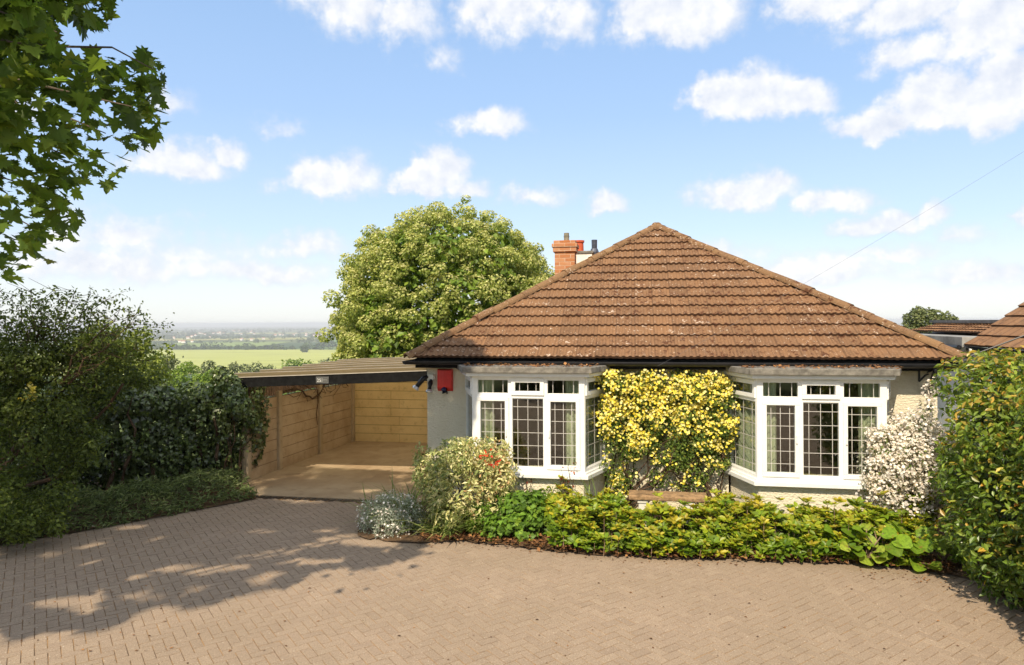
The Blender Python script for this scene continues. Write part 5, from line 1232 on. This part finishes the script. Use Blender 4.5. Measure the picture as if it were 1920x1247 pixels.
# ================================================================== sycamore behind the carport, other trees
def crown_tree(name, label, base, blobs, n, mat, size, seed, trunk_r, group=None, tmpl=LEAF4, tintf=None, width=.8, up=.5, bark='greybark', cull=.55, inner=.6):
    rng = np.random.default_rng(seed); r = thing(name, label, 'tree', base, 0, group)
    p, o, k = shell(rng, blobs, n, inner, cull); nr, ax = orient(rng, o, up, .55, .35); t = rng.normal(.42, .2, len(p))
    if tintf is not None: t = tintf(rng, p, o, k, t)
    leaf_obj('crown', mat, tmpl, p, nr, ax, rng.uniform(size[0], size[1], len(p)), width, t, r, rng)
    mb = MB(); l = np.array(base); c = np.mean(blobs[:, :3], 0)-l
    mb.tube([(0, 0, -.3), (c[0]*.2, c[1]*.2, c[2]*.4), (c[0]*.6, c[1]*.6, c[2]*.8), (c[0], c[1], c[2]*1.15)], [trunk_r, trunk_r*.8, trunk_r*.6, trunk_r*.2], 8)
    for b_ in blobs[rng.choice(len(blobs), min(14, len(blobs)), replace=False), :3]: branches(mb, rng, c*A(.5, .5, rng.uniform(.45, .8)), (b_-l)*.97, trunk_r*.35, trunk_r*.06, 5, .04*np.linalg.norm(c))
    mb.build('trunk', M[bark], r); return r
def sycamore():
    c = P(842, 606, 25.0); big = bumpy(np.random.default_rng(121), c, (3.85, 3.5, 3.9), 900, .27, .85, zmin=-.75, r0=.95, r1=1.03)
    big = np.concatenate([big, bumpy(np.random.default_rng(122), P(705, 640, 24.5), (1.2, 1.6, 1.4), 90, .27, .85, zmin=-1, r0=.9, r1=1.03), bumpy(np.random.default_rng(123), P(980, 570, 25), (.8, 1.5, 1.8), 80, .27, .85, zmin=-1, r0=.9, r1=1.03)])
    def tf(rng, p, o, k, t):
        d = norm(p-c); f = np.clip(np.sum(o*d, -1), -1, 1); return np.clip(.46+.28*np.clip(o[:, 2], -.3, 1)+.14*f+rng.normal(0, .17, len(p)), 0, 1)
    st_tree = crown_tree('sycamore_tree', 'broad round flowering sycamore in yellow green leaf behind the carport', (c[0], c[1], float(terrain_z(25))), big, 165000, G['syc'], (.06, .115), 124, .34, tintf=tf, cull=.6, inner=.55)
    rng = np.random.default_rng(125); p, o, k = shell(rng, bumpy(rng, c, (3.2, 2.9, 3.3), 60, .8, .9, zmin=-.9), 16000, .6, .4)
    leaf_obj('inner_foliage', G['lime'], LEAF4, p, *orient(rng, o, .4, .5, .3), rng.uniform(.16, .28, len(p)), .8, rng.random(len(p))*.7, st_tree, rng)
sycamore()
c = P(1752, 608, 42); bl = np.concatenate([bumpy(np.random.default_rng(131), c+A(-.3, 0, -.2), (1.35, 1.2, 1.1), 34, .32, zmin=-.6), bumpy(np.random.default_rng(132), c+A(.9, 0, -.4), (.7, .7, .55), 16, .2, zmin=-.5)])
crown_tree('olive_green_tree', 'small rounded olive green tree beyond the flat roofs', (c[0], c[1], float(terrain_z(42))), bl, 4200, G['olive'], (.14, .24), 133, .14, tintf=lambda rng, p, o, k, t: t+.35)
# trees down the slope seen over the ivy hedge
for i, (px, top, d, wpx, mat, lb) in enumerate(((318, 672, 120, 46, 'olive', 'dull green rounded tree on the slope above the hedge'), (292, 664, 150, 44, 'lime', 'fresh green tree at foot of the pale field'), (352, 690, 95, 62, 'lime', 'bright lime green tree beyond the ivy hedge'), (398, 682, 170, 56, 'olive', 'dull green spreading tree below the pale field'),
        (400, 704, 80, 60, 'lime', 'bright yellow green bush nearest behind the ivy hedge'), (446, 686, 240, 50, 'olive', 'small dull green tree next to the carport roof edge'), (492, 690, 260, 60, 'olive', 'grey green hedgerow tree over the carport roof'), (560, 684, 330, 66, 'lime', 'pale green hedgerow tree low over the carport roof'), (620, 682, 380, 60, 'olive', 'hedgerow tree nearest to the sycamore'))):
    T_ = P(px, top-5, d); w = wpx/FPX*d*.5; hh = max(w*1.1, (T_[2]-terrain_z(d))*.5); c = T_-A(0, 0, hh*.85)
    bl = bumpy(np.random.default_rng(140+i), c, (w, w*.8, hh*.85), 30, w*.32, .85, zmin=-.8)
    crown_tree('slope_tree', lb, (c[0], c[1], float(terrain_z(d))), bl, 2600, G[mat], (w*.10, w*.18), 150+i, w*.07, 'trees on the slope beyond the garden')
# lone dark tree in the field and the wooded plain
def wood_mass(name, xs, ys, hs, seed, mat):
    rng = np.random.default_rng(seed); n = len(xs); m = 46
    d = rdir(rng, n*m); c = np.column_stack([xs, ys, terrain_z(ys)+hs*.55]); w = hs*rng.uniform(.5, .9, n)
    p = np.repeat(c, m, 0)+d*np.repeat(np.column_stack([w, w, hs*.55]), m, 0)*rng.uniform(.8, 1.05, (n*m, 1))
    nr, ax = orient(rng, d, .6, .5, 0); sz = np.repeat(hs, m)*rng.uniform(.28, .5, n*m)
    tag(leaf_obj(name, mat, LEAF4, p, nr, ax, sz, 1.0, np.clip(np.repeat(rng.random(n), m)*.7+rng.random(n*m)*.3, 0, 1), rng=rng), kind='stuff')
rng = np.random.default_rng(160)
n = 420; x = rng.uniform(-1700, 900, n); wood_mass('field_hedgerow', x, 2290-.18*(x+1500)+rng.normal(0, 22, n), rng.uniform(6, 13, n), 161, G['wood'])
n = 1500; xx, yy = [], []
for k in range(75):
    y = rng.uniform(2300, 5200); x = rng.uniform(-.62*y, .35*y); q = rng.integers(8, 34); a = rng.normal(0, .2); s = rng.normal(0, rng.uniform(60, 260), q); xx += list(x+s); yy += list(y+s*math.tan(a)*.6+rng.normal(0, 25, q))
xx = np.array(xx); yy = np.array(yy); wood_mass('woodland', xx, yy, rng.uniform(8, 17, len(xx)), 162, G['wood'])
xx, yy = [], []
for k in range(110):
    y = rng.uniform(5000, 11500); x = rng.uniform(-.62*y, .8*y); q = rng.integers(8, 26); s = rng.normal(0, rng.uniform(150, 600), q); xx += list(x+s); yy += list(y+rng.normal(0, 60, q))
xx = np.array(xx); yy = np.array(yy); wood_mass('far_woodland', xx, yy, rng.uniform(14, 26, len(xx)), 163, G['wood'])
p = P(590, 658, 2000); bl = bumpy(np.random.default_rng(165), A(p[0], 1900, terrain_z(1900)+9), (9, 8, 9), 12, 4, zmin=-1)
crown_tree('field_tree', 'lone dark tree at the far edge of the pale field', (p[0], 1900, float(terrain_z(1900))), bl, 500, G['wood'], (2.5, 4), 166, .6)
# pale houses out on the plain
pale = simple_mat('far_house_wall', (.75, .72, .68), .9, .05); pinkroof = simple_mat('far_house_roof', (.36, .20, .15), .9, .1)
hs_proto = thing('distant_house', 'tiny pale house far off on the hazy wooded plain', 'house', (0, 4000, 0), 0, 'houses scattered over the distant plain')
mb = MB(); mb.box(-7, 7, -4, 4, 0, 6); wall_o = mb.build('wall', pale, hs_proto)
mb = MB(); mb.add([(-7.5, -4.6, 6), (7.5, -4.6, 6), (7.5, 4.6, 6), (-7.5, 4.6, 6), (-7.5, 0, 9.5), (7.5, 0, 9.5)], [(0, 1, 5, 4), (2, 3, 4, 5), (0, 4, 3), (1, 2, 5), (0, 3, 2, 1)]); roof_o = mb.build('roof', pinkroof, hs_proto)
rng = np.random.default_rng(170); first = True
for cl_px, cl_py, nn_, sp in ((360, 634, 6, 22), (357, 645, 3, 8), (420, 627, 9, 35), (470, 624, 9, 30), (540, 630, 7, 30), (580, 632, 6, 24), (330, 628, 5, 25), (500, 640, 3, 20)):
    for k in range(nn_):
        px = cl_px+rng.normal(0, sp); py = cl_py+rng.normal(0, 1.6)
        yy_ = py+ROLL*(px-960); d = 82*FPX/max(yy_-HZ, 11); x = (px-960)/FPX*d; s = rng.uniform(.45, .85)*(1+d/9000)
        if first: root = hs_proto; first = False
        else:
            root = hs_proto.copy(); COL.objects.link(root)
            for ch_ in (wall_o, roof_o): c_ = ch_.copy(); COL.objects.link(c_); c_.parent = root
        root.location = (x, d, float(terrain_z(d))+8); root.scale = (s, s, s*1.2); root.rotation_euler = (0, 0, rng.uniform(-.5, .5))
# hedge and trees across the road behind the viewer (seen only in the window glass)
for i, (x, y, r_, h_, lb) in enumerate(((-5.5, -11, 2.6, 5.5, 'bushy tree across the road, reflected in the window glass'), (1.5, -12, 2.4, 4.6, 'round green tree opposite the house, reflected in the panes'), (7.5, -11.5, 2.8, 5.6, 'spreading tree opposite the hedge end'), (13, -9, 2.6, 5.2, 'leafy tree on the far verge past the hedge'))):
    bl = bumpy(np.random.default_rng(180+i), A(x, y, h_*.52), (r_, r_*.8, h_*.5), 40, r_*.3, .9, zmin=-1)
    crown_tree('roadside_tree', lb, (x, y, 0), bl, 5000, G['dark'], (.22, .36), 190+i, .16, 'trees across the road')

# ================================================================== haze
mb = MB(); mb.box(-11000, 11000, -80, 24000, -112, 12.5); hz_ = mb.build('haze', None); tag(hz_, kind='stuff')
m, t, out = mat_new('air'); v = N(t, 'ShaderNodeVolumePrincipled'); v.inputs['Color'].default_value = (.90, .94, 1.0, 1); v.inputs['Density'].default_value = .00015; v.inputs['Anisotropy'].default_value = 0.0
t.links.new(v.outputs[0], out.inputs['Volume']); hz_.data.materials.append(m)
